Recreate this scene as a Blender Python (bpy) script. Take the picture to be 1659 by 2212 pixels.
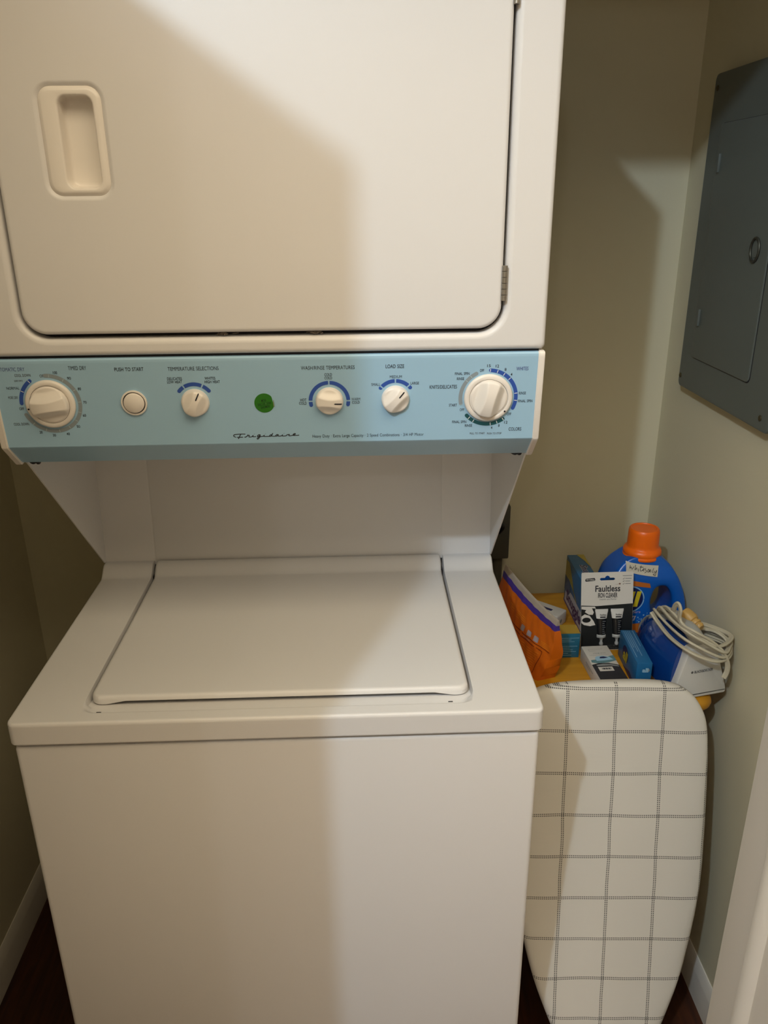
import bpy, bmesh, math, random
from mathutils import Matrix, Vector
from mathutils.bvhtree import BVHTree
random.seed(7)
for o in list(bpy.data.objects): bpy.data.objects.remove(o)
scene = bpy.context.scene
C = scene.collection
PI = math.pi

# ------------------------------------------------------------------ camera
cam_d = bpy.data.cameras.new('camera'); cam = bpy.data.objects.new('camera', cam_d); C.objects.link(cam)
cam_d.sensor_fit = 'HORIZONTAL'; cam_d.sensor_width = 36.0; cam_d.lens = 36.0*1735.18/1659.0
cam_d.clip_start = 0.02
r_ = Vector((0.99937063, -0.03426252, -0.00918786)); u_ = Vector((0.02104855, 0.36427302, 0.93105431)); f_ = Vector((0.02855338, 0.93066172, -0.36476494))
m = Matrix.Identity(4)
for i in range(3):
    m[i][0] = r_[i]; m[i][1] = u_[i]; m[i][2] = -f_[i]
m.translation = Vector((0.11184, -0.85884, 1.53357))
cam.matrix_world = m
scene.camera = cam
# ------------------------------------------------------------------ world, lamps, added fill lights, exposure
w = bpy.data.worlds.new('world'); scene.world = w; w.use_nodes = True
w.node_tree.nodes['Background'].inputs[0].default_value = (1.0, 0.80, 0.60, 1)
w.node_tree.nodes['Background'].inputs[1].default_value = 0.05
def lamp(name, loc, power, col, rad):
    l = bpy.data.lights.new(name, 'POINT'); l.energy = power; l.color = col; l.shadow_soft_size = rad
    o = bpy.data.objects.new(name, l); o.location = loc; C.objects.link(o); return o
lamp('hall_ceiling_lamp', (-0.574, -1.56, 2.70), 68, (0.78, 0.97, 1.16), 0.028)
lamp('hall_far_lamp', (-0.47, -3.0, 2.60), 9, (0.95, 0.96, 0.95), 0.045)
al = bpy.data.lights.new('hall_overhead_fill', 'AREA'); al.shape = 'RECTANGLE'; al.size = 2.4; al.size_y = 1.2; al.energy = 39; al.color = (1.0, 0.825, 0.56)  # added overhead fill for the warm ambient, not a fixture of the hall
alo = bpy.data.objects.new('hall_overhead_fill', al); alo.location = (0.2, -1.10, 2.74); C.objects.link(alo)
rl = bpy.data.lights.new('hall_rear_fill', 'AREA'); rl.shape = 'RECTANGLE'; rl.size = 1.3; rl.size_y = 1.5; rl.energy = 3; rl.color = (1.0, 0.83, 0.60)  # added weak fill from behind the camera; the rear wall has no opening
rlo = bpy.data.objects.new('hall_rear_fill', rl); rlo.location = (-0.55, -3.65, 1.75); rlo.rotation_euler = (PI/2, 0, 0); C.objects.link(rlo)
vs = scene.view_settings
vs.view_transform = 'Standard'; vs.look = 'None'; vs.gamma = 1.0; vs.use_curve_mapping = False
vs.exposure = 0.0

# ------------------------------------------------------------------ materials
def lin(c):
    c /= 255.0
    return c/12.92 if c <= 0.04045 else ((c+0.055)/1.055)**2.4
def rgb(r, g, b): return (lin(r), lin(g), lin(b), 1)
def mat(name, col, rough=0.5, metal=0.0, bump=None, var=None, coat=0.0, trans=0.0, spec=None, ior=None):
    """bump=(scale,strength[,distance]); var=(scale,amount) gives faint uneven colour of the thing itself"""
    M = bpy.data.materials.new(name); M.use_nodes = True
    nt = M.node_tree; b = nt.nodes['Principled BSDF']
    b.inputs['Base Color'].default_value = col; b.inputs['Roughness'].default_value = rough; b.inputs['Metallic'].default_value = metal
    b.inputs['Coat Weight'].default_value = coat; b.inputs['Coat Roughness'].default_value = 0.08
    b.inputs['Transmission Weight'].default_value = trans
    if spec is not None: b.inputs['Specular IOR Level'].default_value = spec
    if ior: b.inputs['IOR'].default_value = ior
    tc = nt.nodes.new('ShaderNodeTexCoord')
    if bump:
        n = nt.nodes.new('ShaderNodeTexNoise'); n.inputs['Scale'].default_value = bump[0]; n.inputs['Detail'].default_value = 3
        bp = nt.nodes.new('ShaderNodeBump'); bp.inputs['Strength'].default_value = bump[1]; bp.inputs['Distance'].default_value = bump[2] if len(bump) > 2 else 0.001
        nt.links.new(tc.outputs['Object'], n.inputs['Vector']); nt.links.new(n.outputs['Fac'], bp.inputs['Height']); nt.links.new(bp.outputs['Normal'], b.inputs['Normal'])
    if var:
        n = nt.nodes.new('ShaderNodeTexNoise'); n.inputs['Scale'].default_value = var[0]; n.inputs['Detail'].default_value = 5
        hs = nt.nodes.new('ShaderNodeHueSaturation'); hs.inputs['Color'].default_value = col
        mr = nt.nodes.new('ShaderNodeMapRange'); mr.inputs[1].default_value = 0.3; mr.inputs[2].default_value = 0.7; mr.inputs[3].default_value = 1-var[1]; mr.inputs[4].default_value = 1+var[1]
        nt.links.new(tc.outputs['Object'], n.inputs['Vector']); nt.links.new(n.outputs['Fac'], mr.inputs[0]); nt.links.new(mr.outputs[0], hs.inputs['Value']); nt.links.new(hs.outputs[0], b.inputs['Base Color'])
    return M
ENAMEL = mat('white_enamel', (0.715, 0.70, 0.69, 1), 0.40, bump=(260, 0.06, 0.0006), var=(3, 0.012))
PLASTIC_W = mat('white_plastic', (0.82, 0.77, 0.71, 1), 0.33)
CONSOLE = mat('pale_blue_film', (0.335, 0.535, 0.70, 1), 0.32, bump=(500, 0.03, 0.0004))
BLACK = mat('black_print', (0.012, 0.013, 0.02, 1), 0.5)
GREYPR = mat('grey_print', (0.085, 0.09, 0.10, 1), 0.5)
VIOLETPR = mat('violet_print', (0.07, 0.09, 0.26, 1), 0.5)
BLUEPR = mat('blue_print', (0.028, 0.085, 0.38, 1), 0.45)
SILVERPR = mat('silver_grey_print', (0.25, 0.30, 0.33, 1), 0.45)
GREENPR = mat('dark_green_print', (0.012, 0.085, 0.095, 1), 0.45)
WHITEPR = mat('white_print', (0.85, 0.85, 0.85, 1), 0.5)
DARK = mat('dark_gap', (0.012, 0.011, 0.014, 1), 0.7)
STICK = mat('green_sticker', (0.022, 0.17, 0.010, 1), 0.4)
STICKTX = mat('dark_green_ink', (0.006, 0.05, 0.008, 1), 0.5)
STEEL = mat('hinge_steel', (0.36, 0.33, 0.28, 1), 0.38, 0.9)
WALL = mat('cream_wall_paint', (0.72, 0.665, 0.475, 1), 0.62, bump=(120, 0.12, 0.0012), var=(1.6, 0.02))
HALLW = mat('hall_wall_paint', (0.45, 0.36, 0.26, 1), 0.7)
TRIM = mat('white_trim_paint', (0.78, 0.73, 0.65, 1), 0.42, bump=(60, 0.05, 0.001))
CEIL = mat('ceiling_paint', (0.7, 0.68, 0.62, 1), 0.8)
PANELG = mat('grey_panel_enamel', (0.118, 0.136, 0.124, 1), 0.45, bump=(400, 0.15, 0.0006), var=(4, 0.03))
SCREWM = mat('screw_brass', (0.10, 0.085, 0.045, 1), 0.45, 0.6)
RINGM = mat('pull_ring_metal', (0.07, 0.07, 0.055, 1), 0.45, 0.6)
TABLEW = None
def wood(name, c1, c2, scale, rough, planks=None):
    M = bpy.data.materials.new(name); M.use_nodes = True; nt = M.node_tree; b = nt.nodes['Principled BSDF']; b.inputs['Roughness'].default_value = rough
    tc = nt.nodes.new('ShaderNodeTexCoord'); mp = nt.nodes.new('ShaderNodeMapping'); mp.inputs['Scale'].default_value = scale
    n = nt.nodes.new('ShaderNodeTexNoise'); n.inputs['Scale'].default_value = 6; n.inputs['Detail'].default_value = 6; n.inputs['Distortion'].default_value = 0.6
    cr = nt.nodes.new('ShaderNodeValToRGB'); cr.color_ramp.elements[0].color = c1; cr.color_ramp.elements[1].color = c2
    cr.color_ramp.elements[0].position = 0.3; cr.color_ramp.elements[1].position = 0.7
    nt.links.new(tc.outputs['Object'], mp.inputs[0]); nt.links.new(mp.outputs[0], n.inputs['Vector']); nt.links.new(n.outputs['Fac'], cr.inputs[0])
    nt.links.new(cr.outputs[0], b.inputs['Base Color'])
    return M
TABLEW = wood('honey_pine', (0.40, 0.175, 0.006, 1), (0.54, 0.25, 0.013, 1), (1, 9, 9), 0.38)
FLOORW = wood('dark_red_floorboards', (0.030, 0.008, 0.003, 1), (0.075, 0.021, 0.007, 1), (14, 1.2, 1), 0.4)

# ------------------------------------------------------------------ mesh helpers
def link(name, me, ma=None, parent=None, smooth=True, angle=40):
    o = bpy.data.objects.new(name, me); C.objects.link(o)
    if ma is not None:
        me.materials.clear(); me.materials.append(ma)
    if smooth:
        me.polygons.foreach_set('use_smooth', [True]*len(me.polygons))
        me.set_sharp_from_angle(angle=math.radians(angle))
    if parent: o.parent = parent
    return o
def mesh(vs_, fs, M=None, recalc=True):
    me = bpy.data.meshes.new('mesh'); me.from_pydata([tuple(v) for v in vs_], [], fs)
    if recalc:
        bm = bmesh.new(); bm.from_mesh(me); bmesh.ops.recalc_face_normals(bm, faces=bm.faces); bm.to_mesh(me); bm.free()
    if M is not None: me.transform(M)
    me.update(); return me
def thing(name, label, cat, loc=(0, 0, 0), rotz=0, group=None):
    o = bpy.data.objects.new(name, None); C.objects.link(o); o.location = loc; o.rotation_euler = (0, 0, rotz); o.empty_display_size = 0.05
    o['label'] = label; o['category'] = cat
    if group: o['group'] = group
    return o
def struct(o): o['kind'] = 'structure'; return o
def frame(o, X, Y):
    X = Vector(X).normalized(); Y = Vector(Y).normalized(); Z = X.cross(Y).normalized(); Y = Z.cross(X)
    M = Matrix.Identity(4)
    for i in range(3): M[i][0], M[i][1], M[i][2] = X[i], Y[i], Z[i]
    M.translation = Vector(o); return M
def front(x, y, z): return frame((x, y, z), (1, 0, 0), (0, 0, 1))      # local x right, y up, z towards the viewer
def rbox(x0, x1, y0, y1, z0, z1, r=0.003, seg=3, M=None):
    bm = bmesh.new(); bmesh.ops.create_cube(bm, size=1)
    for v in bm.verts: v.co = Vector(((x0+x1)/2+v.co.x*(x1-x0), (y0+y1)/2+v.co.y*(y1-y0), (z0+z1)/2+v.co.z*(z1-z0)))
    if r > 0: bmesh.ops.bevel(bm, geom=bm.edges[:], offset=r, segments=seg, affect='EDGES', profile=0.5, clamp_overlap=True)
    me = bpy.data.meshes.new('mesh'); bm.to_mesh(me); bm.free()
    if M is not None: me.transform(M)
    return me
def rrect(x0, x1, y0, y1, r, n=8):
    r = max(r, 1e-5); pts = []
    for cx, cy, a0 in ((x1-r, y1-r, 0), (x0+r, y1-r, PI/2), (x0+r, y0+r, PI), (x1-r, y0+r, 1.5*PI)):
        for i in range(n+1):
            a = a0+PI/2*i/n; pts.append((cx+r*math.cos(a), cy+r*math.sin(a)))
    return pts
def loft(loops, cap0=False, cap1=False, M=None, closed=True):
    V = []; F = []; n = len(loops[0])
    for L in loops: V += L
    for k in range(len(loops)-1):
        for i in range(n if closed else n-1):
            j = (i+1) % n; F.append((k*n+i, k*n+j, (k+1)*n+j, (k+1)*n+i))
    if cap0: F.append(tuple(range(n))[::-1])
    if cap1: F.append(tuple((len(loops)-1)*n+i for i in range(n)))
    return mesh(V, F, M)
def L3(pts, z): return [(x, y, z) for x, y in pts]
def lathe(prof, n=48, M=None):
    V = []; F = []
    for r, h in prof:
        for i in range(n): a = 2*PI*i/n; V.append((r*math.cos(a), r*math.sin(a), h))
    for k in range(len(prof)-1):
        for i in range(n): j = (i+1) % n; F.append((k*n+i, k*n+j, (k+1)*n+j, (k+1)*n+i))
    F.append(tuple(range(n))[::-1]); F.append(tuple((len(prof)-1)*n+i for i in range(n)))
    return mesh(V, F, M)
def join(ms):
    bm = bmesh.new()
    for me in ms: bm.from_mesh(me)
    me = bpy.data.meshes.new('mesh'); bm.to_mesh(me); bm.free(); return me
def conv(cu):
    o = bpy.data.objects.new('tmp', cu); C.objects.link(o)
    dg = bpy.context.evaluated_depsgraph_get(); me = bpy.data.meshes.new_from_object(o.evaluated_get(dg))
    bpy.data.objects.remove(o); return me
def modmesh(me, mods):
    o = bpy.data.objects.new('tmp', me); C.objects.link(o)
    for t, kw in mods:
        md = o.modifiers.new('m', t)
        for k, v in kw.items(): setattr(md, k, v)
    dg = bpy.context.evaluated_depsgraph_get(); me2 = bpy.data.meshes.new_from_object(o.evaluated_get(dg))
    bpy.data.objects.remove(o); return me2
_tc = {}
def text(s, width=None, height=None, M=None, bold=0.0, shear=0.0, align='c', space=1.0, ext=0.0):
    cu = bpy.data.curves.new('t', 'FONT'); cu.body = s; cu.size = 1; cu.offset = bold; cu.shear = shear; cu.resolution_u = 3; cu.space_character = space; cu.align_x = 'CENTER' if '\n' in s else 'LEFT'
    cu.space_line = 0.95; cu.space_word = 1.25; cu.extrude = ext
    me = conv(cu)
    xs = [v.co.x for v in me.vertices]; ys = [v.co.y for v in me.vertices]
    w0 = max(xs)-min(xs); h0 = max(ys)-min(ys); cx = (max(xs)+min(xs))/2; cy = (max(ys)+min(ys))/2
    if width is None: sx = sy = height/h0
    elif height is None: sx = sy = width/w0
    else: sx, sy = width/w0, height/h0
    ox = {'c': cx, 'l': min(xs), 'r': max(xs)}[align]
    for v in me.vertices: v.co = Vector(((v.co.x-ox)*sx, (v.co.y-cy)*sy, v.co.z))
    if M is not None: me.transform(M)
    return me
def sweep(pts, prof, M=None, closed=False, up=(0, 0, 1)):
    """carry a profile (list of 2D points or f(t)->list) along a 3D path"""
    P = [Vector(p) for p in pts]; n = len(P); V = []; F = []; T = []
    for i in range(n):
        a = P[(i-1) % n] if (closed or i > 0) else P[i]; b = P[(i+1) % n] if (closed or i < n-1) else P[i]
        T.append((b-a).normalized())
    N = Vector(up)-T[0]*T[0].dot(Vector(up))
    if N.length < 1e-4: N = T[0].orthogonal()
    N.normalize()
    pr0 = prof(0) if callable(prof) else prof; k = len(pr0)
    for i in range(n):
        N = (N-T[i]*N.dot(T[i])).normalized(); B = T[i].cross(N)
        pr = prof(i/(n-1)) if callable(prof) else prof
        for a, b in pr: V.append(P[i]+B*a+N*b)
    for i in range(n if closed else n-1):
        j = (i+1) % n
        for q in range(k): F.append((i*k+q, i*k+(q+1) % k, j*k+(q+1) % k, j*k+q))
    if not closed: F.append(tuple(range(k))[::-1]); F.append(tuple((n-1)*k+q for q in range(k)))
    return mesh(V, F, M)
def circ(r, n=10): return [(r*math.cos(2*PI*i/n), r*math.sin(2*PI*i/n)) for i in range(n)]
def spline(pts, k=8, closed=False):
    P = [Vector(p) for p in pts]; n = len(P); out = []
    for i in range(n if closed else n-1):
        p0 = P[(i-1) % n] if closed or i > 0 else P[0]; p1 = P[i]; p2 = P[(i+1) % n]; p3 = P[(i+2) % n] if closed or i+2 < n else P[-1]
        for j in range(k):
            t = j/k; out.append(0.5*((2*p1)+(p2-p0)*t+(2*p0-5*p1+4*p2-p3)*t*t+(3*p1-p0-3*p2+p3)*t**3))
    if not closed: out.append(P[-1])
    return out
def pen(strokes, r, M=None, k=5):
    ms = []
    for s in strokes:
        pts = spline([(x, y, 0) for x, y in s], k) if len(s) > 2 else [Vector((x, y, 0)) for x, y in s]
        ms.append(sweep(pts, [(a, b*0.35) for a, b in circ(r, 6)], None))
    me = join(ms)
    if M is not None: me.transform(M)
    return me
def arc(R, wd, a0, a1, gaps=(), M=None, z=0.0003):
    """ring sector with rounded ends, cut at the given gap angles (degrees)"""
    a0, a1 = min(a0, a1), max(a0, a1); h = wd/2; cuts = []
    for g in gaps: cuts.append((g-math.degrees(0.0009/R), g+math.degrees(0.0009/R)))
    cuts.sort(); segs = []; s = a0
    for c0, c1 in cuts: segs.append((s, c0)); s = c1
    segs.append((s, a1)); V = []; F = []
    for q, (s0, s1) in enumerate(segs):
        rows = []
        if q == 0: rows += [(s0+math.degrees((h-h*math.sin(t))/R), h*math.cos(t)) for t in (0.1, 0.5, 0.9, 1.3)][::-1] if False else [(s0+math.degrees(h*(1-math.cos(t))/R), h*math.sin(t)) for t in (0.15, 0.5, 0.9, 1.25, PI/2)]
        else: rows.append((s0, h))
        e0 = rows[-1][0]; tail = [(s1-math.degrees(h*(1-math.cos(t))/R), h*math.sin(t)) for t in (PI/2, 1.25, 0.9, 0.5, 0.15)] if q == len(segs)-1 else [(s1, h)]
        n = max(2, int((tail[0][0]-e0)/4)); rows += [(e0+(tail[0][0]-e0)*i/n, h) for i in range(1, n)]; rows += tail
        b = len(V)
        for a, hh in rows:
            a = math.radians(a)
            V.append(((R-hh)*math.cos(a), (R-hh)*math.sin(a), z)); V.append(((R+hh)*math.cos(a), (R+hh)*math.sin(a), z))
        for i in range(len(rows)-1): F.append((b+2*i, b+2*i+1, b+2*i+3, b+2*i+2))
    return mesh(V, F, M, recalc=False)
def quad(x0, x1, y0, y1, z, M=None): return mesh([(x0, y0, z), (x1, y0, z), (x1, y1, z), (x0, y1, z)], [(0, 1, 2, 3)], M, recalc=False)
def disc(r, z, M=None, n=32, cx=0, cy=0, sx=1, sy=1): return mesh([(cx+sx*r*math.cos(2*PI*i/n), cy+sy*r*math.sin(2*PI*i/n), z) for i in range(n)], [tuple(range(n))], M, recalc=False)
def poly(pts, z=0, M=None): return mesh([(x, y, z) for x, y in pts], [tuple(range(len(pts)))], M, recalc=False)
def sstep(a, b, x):
    t = min(1, max(0, (x-a)/(b-a))); return t*t*(3-2*t)
def slab(x0, x1, y0, y1, z0, z1): return rbox(x0, x1, y0, y1, z0, z1, 0)

# ================================================================== THE SETTING
XL, XR, YB, ZC = -0.660, 0.781, 0.860, 2.40
YF0, YF1, JL, JR, ZH = -0.16, -0.02, -0.44, 0.62, 2.055
struct(link('floor', slab(-3, 3, -4.2, YB+0.1, -0.1, 0.0), FLOORW, smooth=False))
struct(link('wall_back', slab(XL-0.1, XR+0.1, YB, YB+0.1, 0, ZC), WALL, smooth=False))
struct(link('wall_left', slab(XL-0.1, XL, YF0, YB, 0, ZC), WALL, smooth=False))
struct(link('wall_right', slab(XR, XR+0.1, YF0, YB, 0, ZC), WALL, smooth=False))
struct(link('ceiling', slab(XL-0.1, XR+0.1, YF0, YB+0.1, ZC, ZC+0.1), CEIL, smooth=False))
# the wall around the closet opening, with its jambs
struct(link('wall_front_left', slab(-3, JL-0.02, YF0+0.012, YF1, 0, 2.75), WALL, smooth=False))
struct(link('wall_front_right', slab(JR+0.02, 3, YF0+0.012, YF1, 0, 2.75), WALL, smooth=False))
struct(link('wall_front_header', slab(JL-0.02, JR+0.02, YF0+0.012, YF1, ZH+0.02, 2.75), WALL, smooth=False))
tj = struct(link('trim_1', rbox(JR, JR+0.02, YF0, YF1, 0, ZH, 0.0015), TRIM))
st = [(0, 0), (0.010, 0.0015), (0.0115, 0.006), (0.0105, 0.013), (0.006, 0.021), (0, 0.0245)]
link('door_stop', loft([[(JR-a, -0.0925-b, z) for a, b in st] for z in (0.0, ZH)], True, True), TRIM, tj, angle=60)
struct(link('trim_2', rbox(JL-0.02, JL, YF0, YF1, 0, ZH, 0.0015), TRIM))
struct(link('trim_3', rbox(JL-0.02, JR+0.02, YF0, YF1, ZH, ZH+0.02, 0.0015), TRIM))
def baseboard(name, p0, p1, inward):
    prof = [(0, 0), (0.012, 0), (0.012, 0.052), (0.0105, 0.058), (0.0105, 0.066), (0.007, 0.072), (0.006, 0.078), (0.002, 0.084), (0, 0.084)]
    L = []
    for p in (p0, p1): L.append([(p[0]+inward[0]*a, p[1]+inward[1]*a, b) for a, b in prof])
    return struct(link(name, loft(L, True, True), TRIM, angle=35))
baseboard('baseboard_left', (XL, YF1), (XL, YB), (1, 0))
baseboard('baseboard_right', (XR, YF1), (XR, YB), (-1, 0))
baseboard('baseboard_back', (XL+0.013, YB), (XR-0.013, YB), (0, -1))
# the hall outside, whose ceiling and walls throw the lamps' light back into the closet
struct(link('ceiling_hall', slab(-1.5, 1.8, -3.7, YF0+0.012, 2.75, 2.85), CEIL, smooth=False))
struct(link('wall_hall_left', slab(-1.5, -1.4, -3.7, YF0+0.012, 0, 2.75), HALLW, smooth=False))
struct(link('wall_hall_right', slab(1.7, 1.8, -3.7, YF0+0.012, 0, 2.75), HALLW, smooth=False))
struct(link('wall_hall_rear', slab(-1.5, 1.8, -3.8, -3.7, 0, 2.75), HALLW, smooth=False))
# one leaf of the closet door, swung open on the left side of the opening
hx, hy, fx, fy = -0.43, -0.095, -0.18, -0.567
dl = math.hypot(fx-hx, fy-hy)
DM = frame((hx, hy, 0.012), (fx-hx, fy-hy, 0), (0, 0, 1))
dleaf = struct(link('door_1', rbox(0, dl, 0, 2.018, -0.017, 0.017, 0.002, 2, DM), TRIM))
for z0, z1 in ((0.16, 0.86), (1.00, 1.86)):
    for sgn in (-1, 1):
        link('door_panel', rbox(0.10, dl-0.10, z0, z1, sgn*0.017-0.004, sgn*0.017+0.004, 0.004, 2, DM), TRIM, dleaf)

# ================================================================== THE LAUNDRY CENTRE
W = 0.343; Z0 = 0.92
lc = thing('laundry_center', 'tall white stacked washer and dryer with a pale blue control panel', 'washer dryer')
# --- washer cabinet
link('washer_cabinet', rbox(-W+0.004, W-0.004, 0.004, 0.76, 0.012, 0.8835, 0.007, 4), ENAMEL, lc)
link('cabinet_seam', rbox(-W+0.010, W-0.010, 0.012, 0.75, 0.880, 0.890, 0), DARK, lc, smooth=False)
for sx in (-1, 1):
    for yy in (0.06, 0.70): link('leveling_foot', lathe([(0.018, 0), (0.02, 0.003), (0.02, 0.01), (0.008, 0.013)], 20, Matrix.Translation((sx*0.29, yy, 0))), DARK, lc)
# --- washer top (a pressed deck with a sunken lid bay)
def zb(y): return Z0 + 0.0175*sstep(0.412, 0.4415, y)
def sd_rr(x, y, x0, x1, y0, y1, r):
    cx, cy = (x0+x1)/2, (y0+y1)/2; qx = abs(x-cx)-(x1-x0)/2+r; qy = abs(y-cy)-(y1-y0)/2+r
    return math.hypot(max(qx, 0), max(qy, 0))+min(max(qx, qy), 0)-r
def breaks(L):
    out = []
    for a, b, n in L: out += [a+(b-a)*i/n for i in range(n)]
    out.append(L[-1][1]); return out
xs = breaks([(-W, -W+0.006, 8), (-W+0.006, -W+0.010, 2), (-W+0.010, -0.262, 6), (-0.262, -0.2572, 3), (-0.2572, -0.2525, 10), (-0.2525, -0.235, 5), (-0.235, 0.235, 24), (0.235, 0.2525, 5), (0.2525, 0.2572, 10), (0.2572, 0.262, 3), (0.262, W-0.010, 6), (W-0.010, W-0.006, 2), (W-0.006, W, 8)])
ys = breaks([(0, 0.006, 8), (0.006, 0.010, 2), (0.010, 0.016, 3), (0.016, 0.036, 26), (0.036, 0.040, 2), (0.040, 0.052, 5), (0.052, 0.408, 20), (0.408, 0.446, 14), (0.446, 0.47, 2)])
V = []; F = []
RE = 0.0042
for y in ys:
    for x in xs:
        d = -sd_rr(x, y, -W, W, 0, 0.60, 0.012); px, py = x, y
        if d < 0:      # outside the rounded plan: pull on to its outline
            cx = max(-W+0.012, min(W-0.012, x)); cy = max(0.012, y); v = Vector((x-cx, y-cy)); v = v.normalized()*0.012 if v.length > 0 else v; px, py = cx+v.x, cy+v.y; d = 0
        z = zb(y)
        if d < RE: z -= RE-math.sqrt(max(0, RE*RE-(RE-d)**2))
        s = sd_rr(px, py, -0.2562, 0.2562, 0.020, 0.60, 0.020)
        wd = 0.0018 + 0.0110*sstep(0.052, 0.036, py)
        t_ = min(1.0, max(0.0, -s/wd)); t_ = t_ if wd < 0.006 else (t_*t_/0.24 if t_ < 0.12 else (1-(1-t_)**2/0.24 if t_ > 0.88 else 0.06+(t_-0.12)*0.88/0.76))
        z -= (0.0095+0.007*sstep(0.05, 0.09, py))*t_
        V.append((px, py, z))
nx = len(xs)
for j in range(len(ys)-1):
    for i in range(nx-1): F.append((j*nx+i, j*nx+i+1, (j+1)*nx+i+1, (j+1)*nx+i))
rim = [i for i in range(nx)] ; left = [j*nx for j in range(len(ys))]; right = [j*nx+nx-1 for j in range(len(ys))]
for chain in (rim, left, right):
    lo = []
    lo1 = []
    for q in chain: V.append((V[q][0], V[q][1], V[q][2]-0.0012)); lo1.append(len(V)-1)
    for i in range(len(chain)-1): F.append((chain[i], chain[i+1], lo1[i+1], lo1[i]))
    lo0 = []
    for q in chain: V.append((V[q][0], V[q][1], 0.8900)); lo0.append(len(V)-1)
    for i in range(len(chain)-1): F.append((lo1[i], lo1[i+1], lo0[i+1], lo0[i]))
    for q in chain: V.append((V[q][0], V[q][1], 0.8885)); lo.append(len(V)-1)
    lo2 = []
    for q in chain:
        x, y, z = V[q]; V.append((x*0.992, y+0.002, 0.8865)); lo2.append(len(V)-1)
    for i in range(len(chain)-1):
        F.append((lo0[i], lo0[i+1], lo[i+1], lo[i])); F.append((lo[i], lo[i+1], lo2[i+1], lo2[i]))
link('washer_top', mesh(V, F), ENAMEL, lc, angle=50)
# small marks in the bay
for x, y in ((-0.2360, 0.0345), (0.2250, 0.0370)):
    link('bay_mark', rbox(x-0.003, x+0.003, y-0.0006, y+0.0006, Z0-0.0102, Z0-0.0088, 0), DARK, lc, smooth=False)
# --- lid
LX0, LX1, LY0, LY1 = -0.2515, 0.2515, 0.050, 0.4445
xs = breaks([(LX0, LX0+0.012, 8), (LX0+0.012, LX0+0.03, 4), (LX0+0.03, LX1-0.03, 26), (LX1-0.03, LX1-0.012, 4), (LX1-0.012, LX1, 8)])
ys = breaks([(LY0, LY0+0.012, 8), (LY0+0.012, LY0+0.03, 4), (LY0+0.03, 0.408, 18), (0.408, LY1, 14)])
V = []; F = []; nx = len(xs); RE = 0.006; rc = 0.016
for y in ys:
    for x in xs:
        px, py = x, y; d = -sd_rr(x, y, LX0, LX1, LY0, 0.6, rc)
        if d < 0:
            cx = max(LX0+rc, min(LX1-rc, x)); cy = max(LY0+rc, y); v = Vector((x-cx, y-cy)).normalized()*rc; px, py = cx+v.x, cy+v.y; d = 0
        z = zb(y)+0.0018+0.0022*sstep(0.30, 0.06, py)
        if d < RE: z -= RE-math.sqrt(max(0, RE*RE-(RE-d)**2))
        V.append((px, py, z))
for j in range(len(ys)-1):
    for i in range(nx-1): F.append((j*nx+i, j*nx+i+1, (j+1)*nx+i+1, (j+1)*nx+i))
for chain in ([i for i in range(nx)], [j*nx for j in range(len(ys))], [j*nx+nx-1 for j in range(len(ys))]):
    lo = []; lo2 = []
    for q in chain:
        x, y, z = V[q]
        mid = 1-sstep(0.203, 0.233, abs(x)) if chain[1]-chain[0] == 1 else 0
        V.append((x, y, z-0.0055+0.0045*mid)); lo.append(len(V)-1); V.append((x*0.985, y+0.006, z-0.0068+0.005*mid)); lo2.append(len(V)-1)
    for i in range(len(chain)-1):
        F.append((chain[i], chain[i+1], lo[i+1], lo[i])); F.append((lo[i], lo[i+1], lo2[i+1], lo2[i]))
link('washer_lid', mesh(V, F), ENAMEL, lc, angle=60)
link('lid_gap_shade', rbox(-0.2535, 0.2535, 0.42, 0.4522, 0.9085, 0.921, 0), DARK, lc, smooth=False)  # dark block that puts shade into the gap at the lid's rear
# --- splash panel with two shallow pressed lines, tower and cheeks
def ypan(z): return 0.4500+0.10*(z-0.938)
pf = [-W+0.0015, -W+0.004]
for c in (-0.2545, 0.2545): pf += [c-0.0032, c-0.0012, c, c+0.0012, c+0.0032]
pf += [W-0.004, W-0.0015]
V = []; F = []
for z in (0.9300, 1.215):
    for x in pf:
        g = 0.0009 if min(abs(abs(x)-0.2545), 1) < 0.0005 else (0.00045 if min(abs(abs(x)-0.2545), 1) < 0.0015 else 0)
        V.append((x, ypan(z)+g, z))
n = len(pf)
for i in range(n-1): F.append((i, i+1, n+i+1, n+i))
link('splash_panel', mesh(V, F, recalc=False), ENAMEL, lc, angle=60)
link('tower_cabinet', rbox(-W, W, 0.485, 0.76, 0.90, 1.36, 0.003), ENAMEL, lc)
for s in (-1, 1):
    tri = [(0.4440, 0.9375), (0.490, 0.9375), (0.490, 1.225), (0.180, 1.225)]
    th = 0.0022
    link('cheek_panel', loft([[(s*W, a, b) for a, b in tri], [(s*(W-th), a, b) for a, b in tri]], True, True), ENAMEL, lc, smooth=False)
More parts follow.
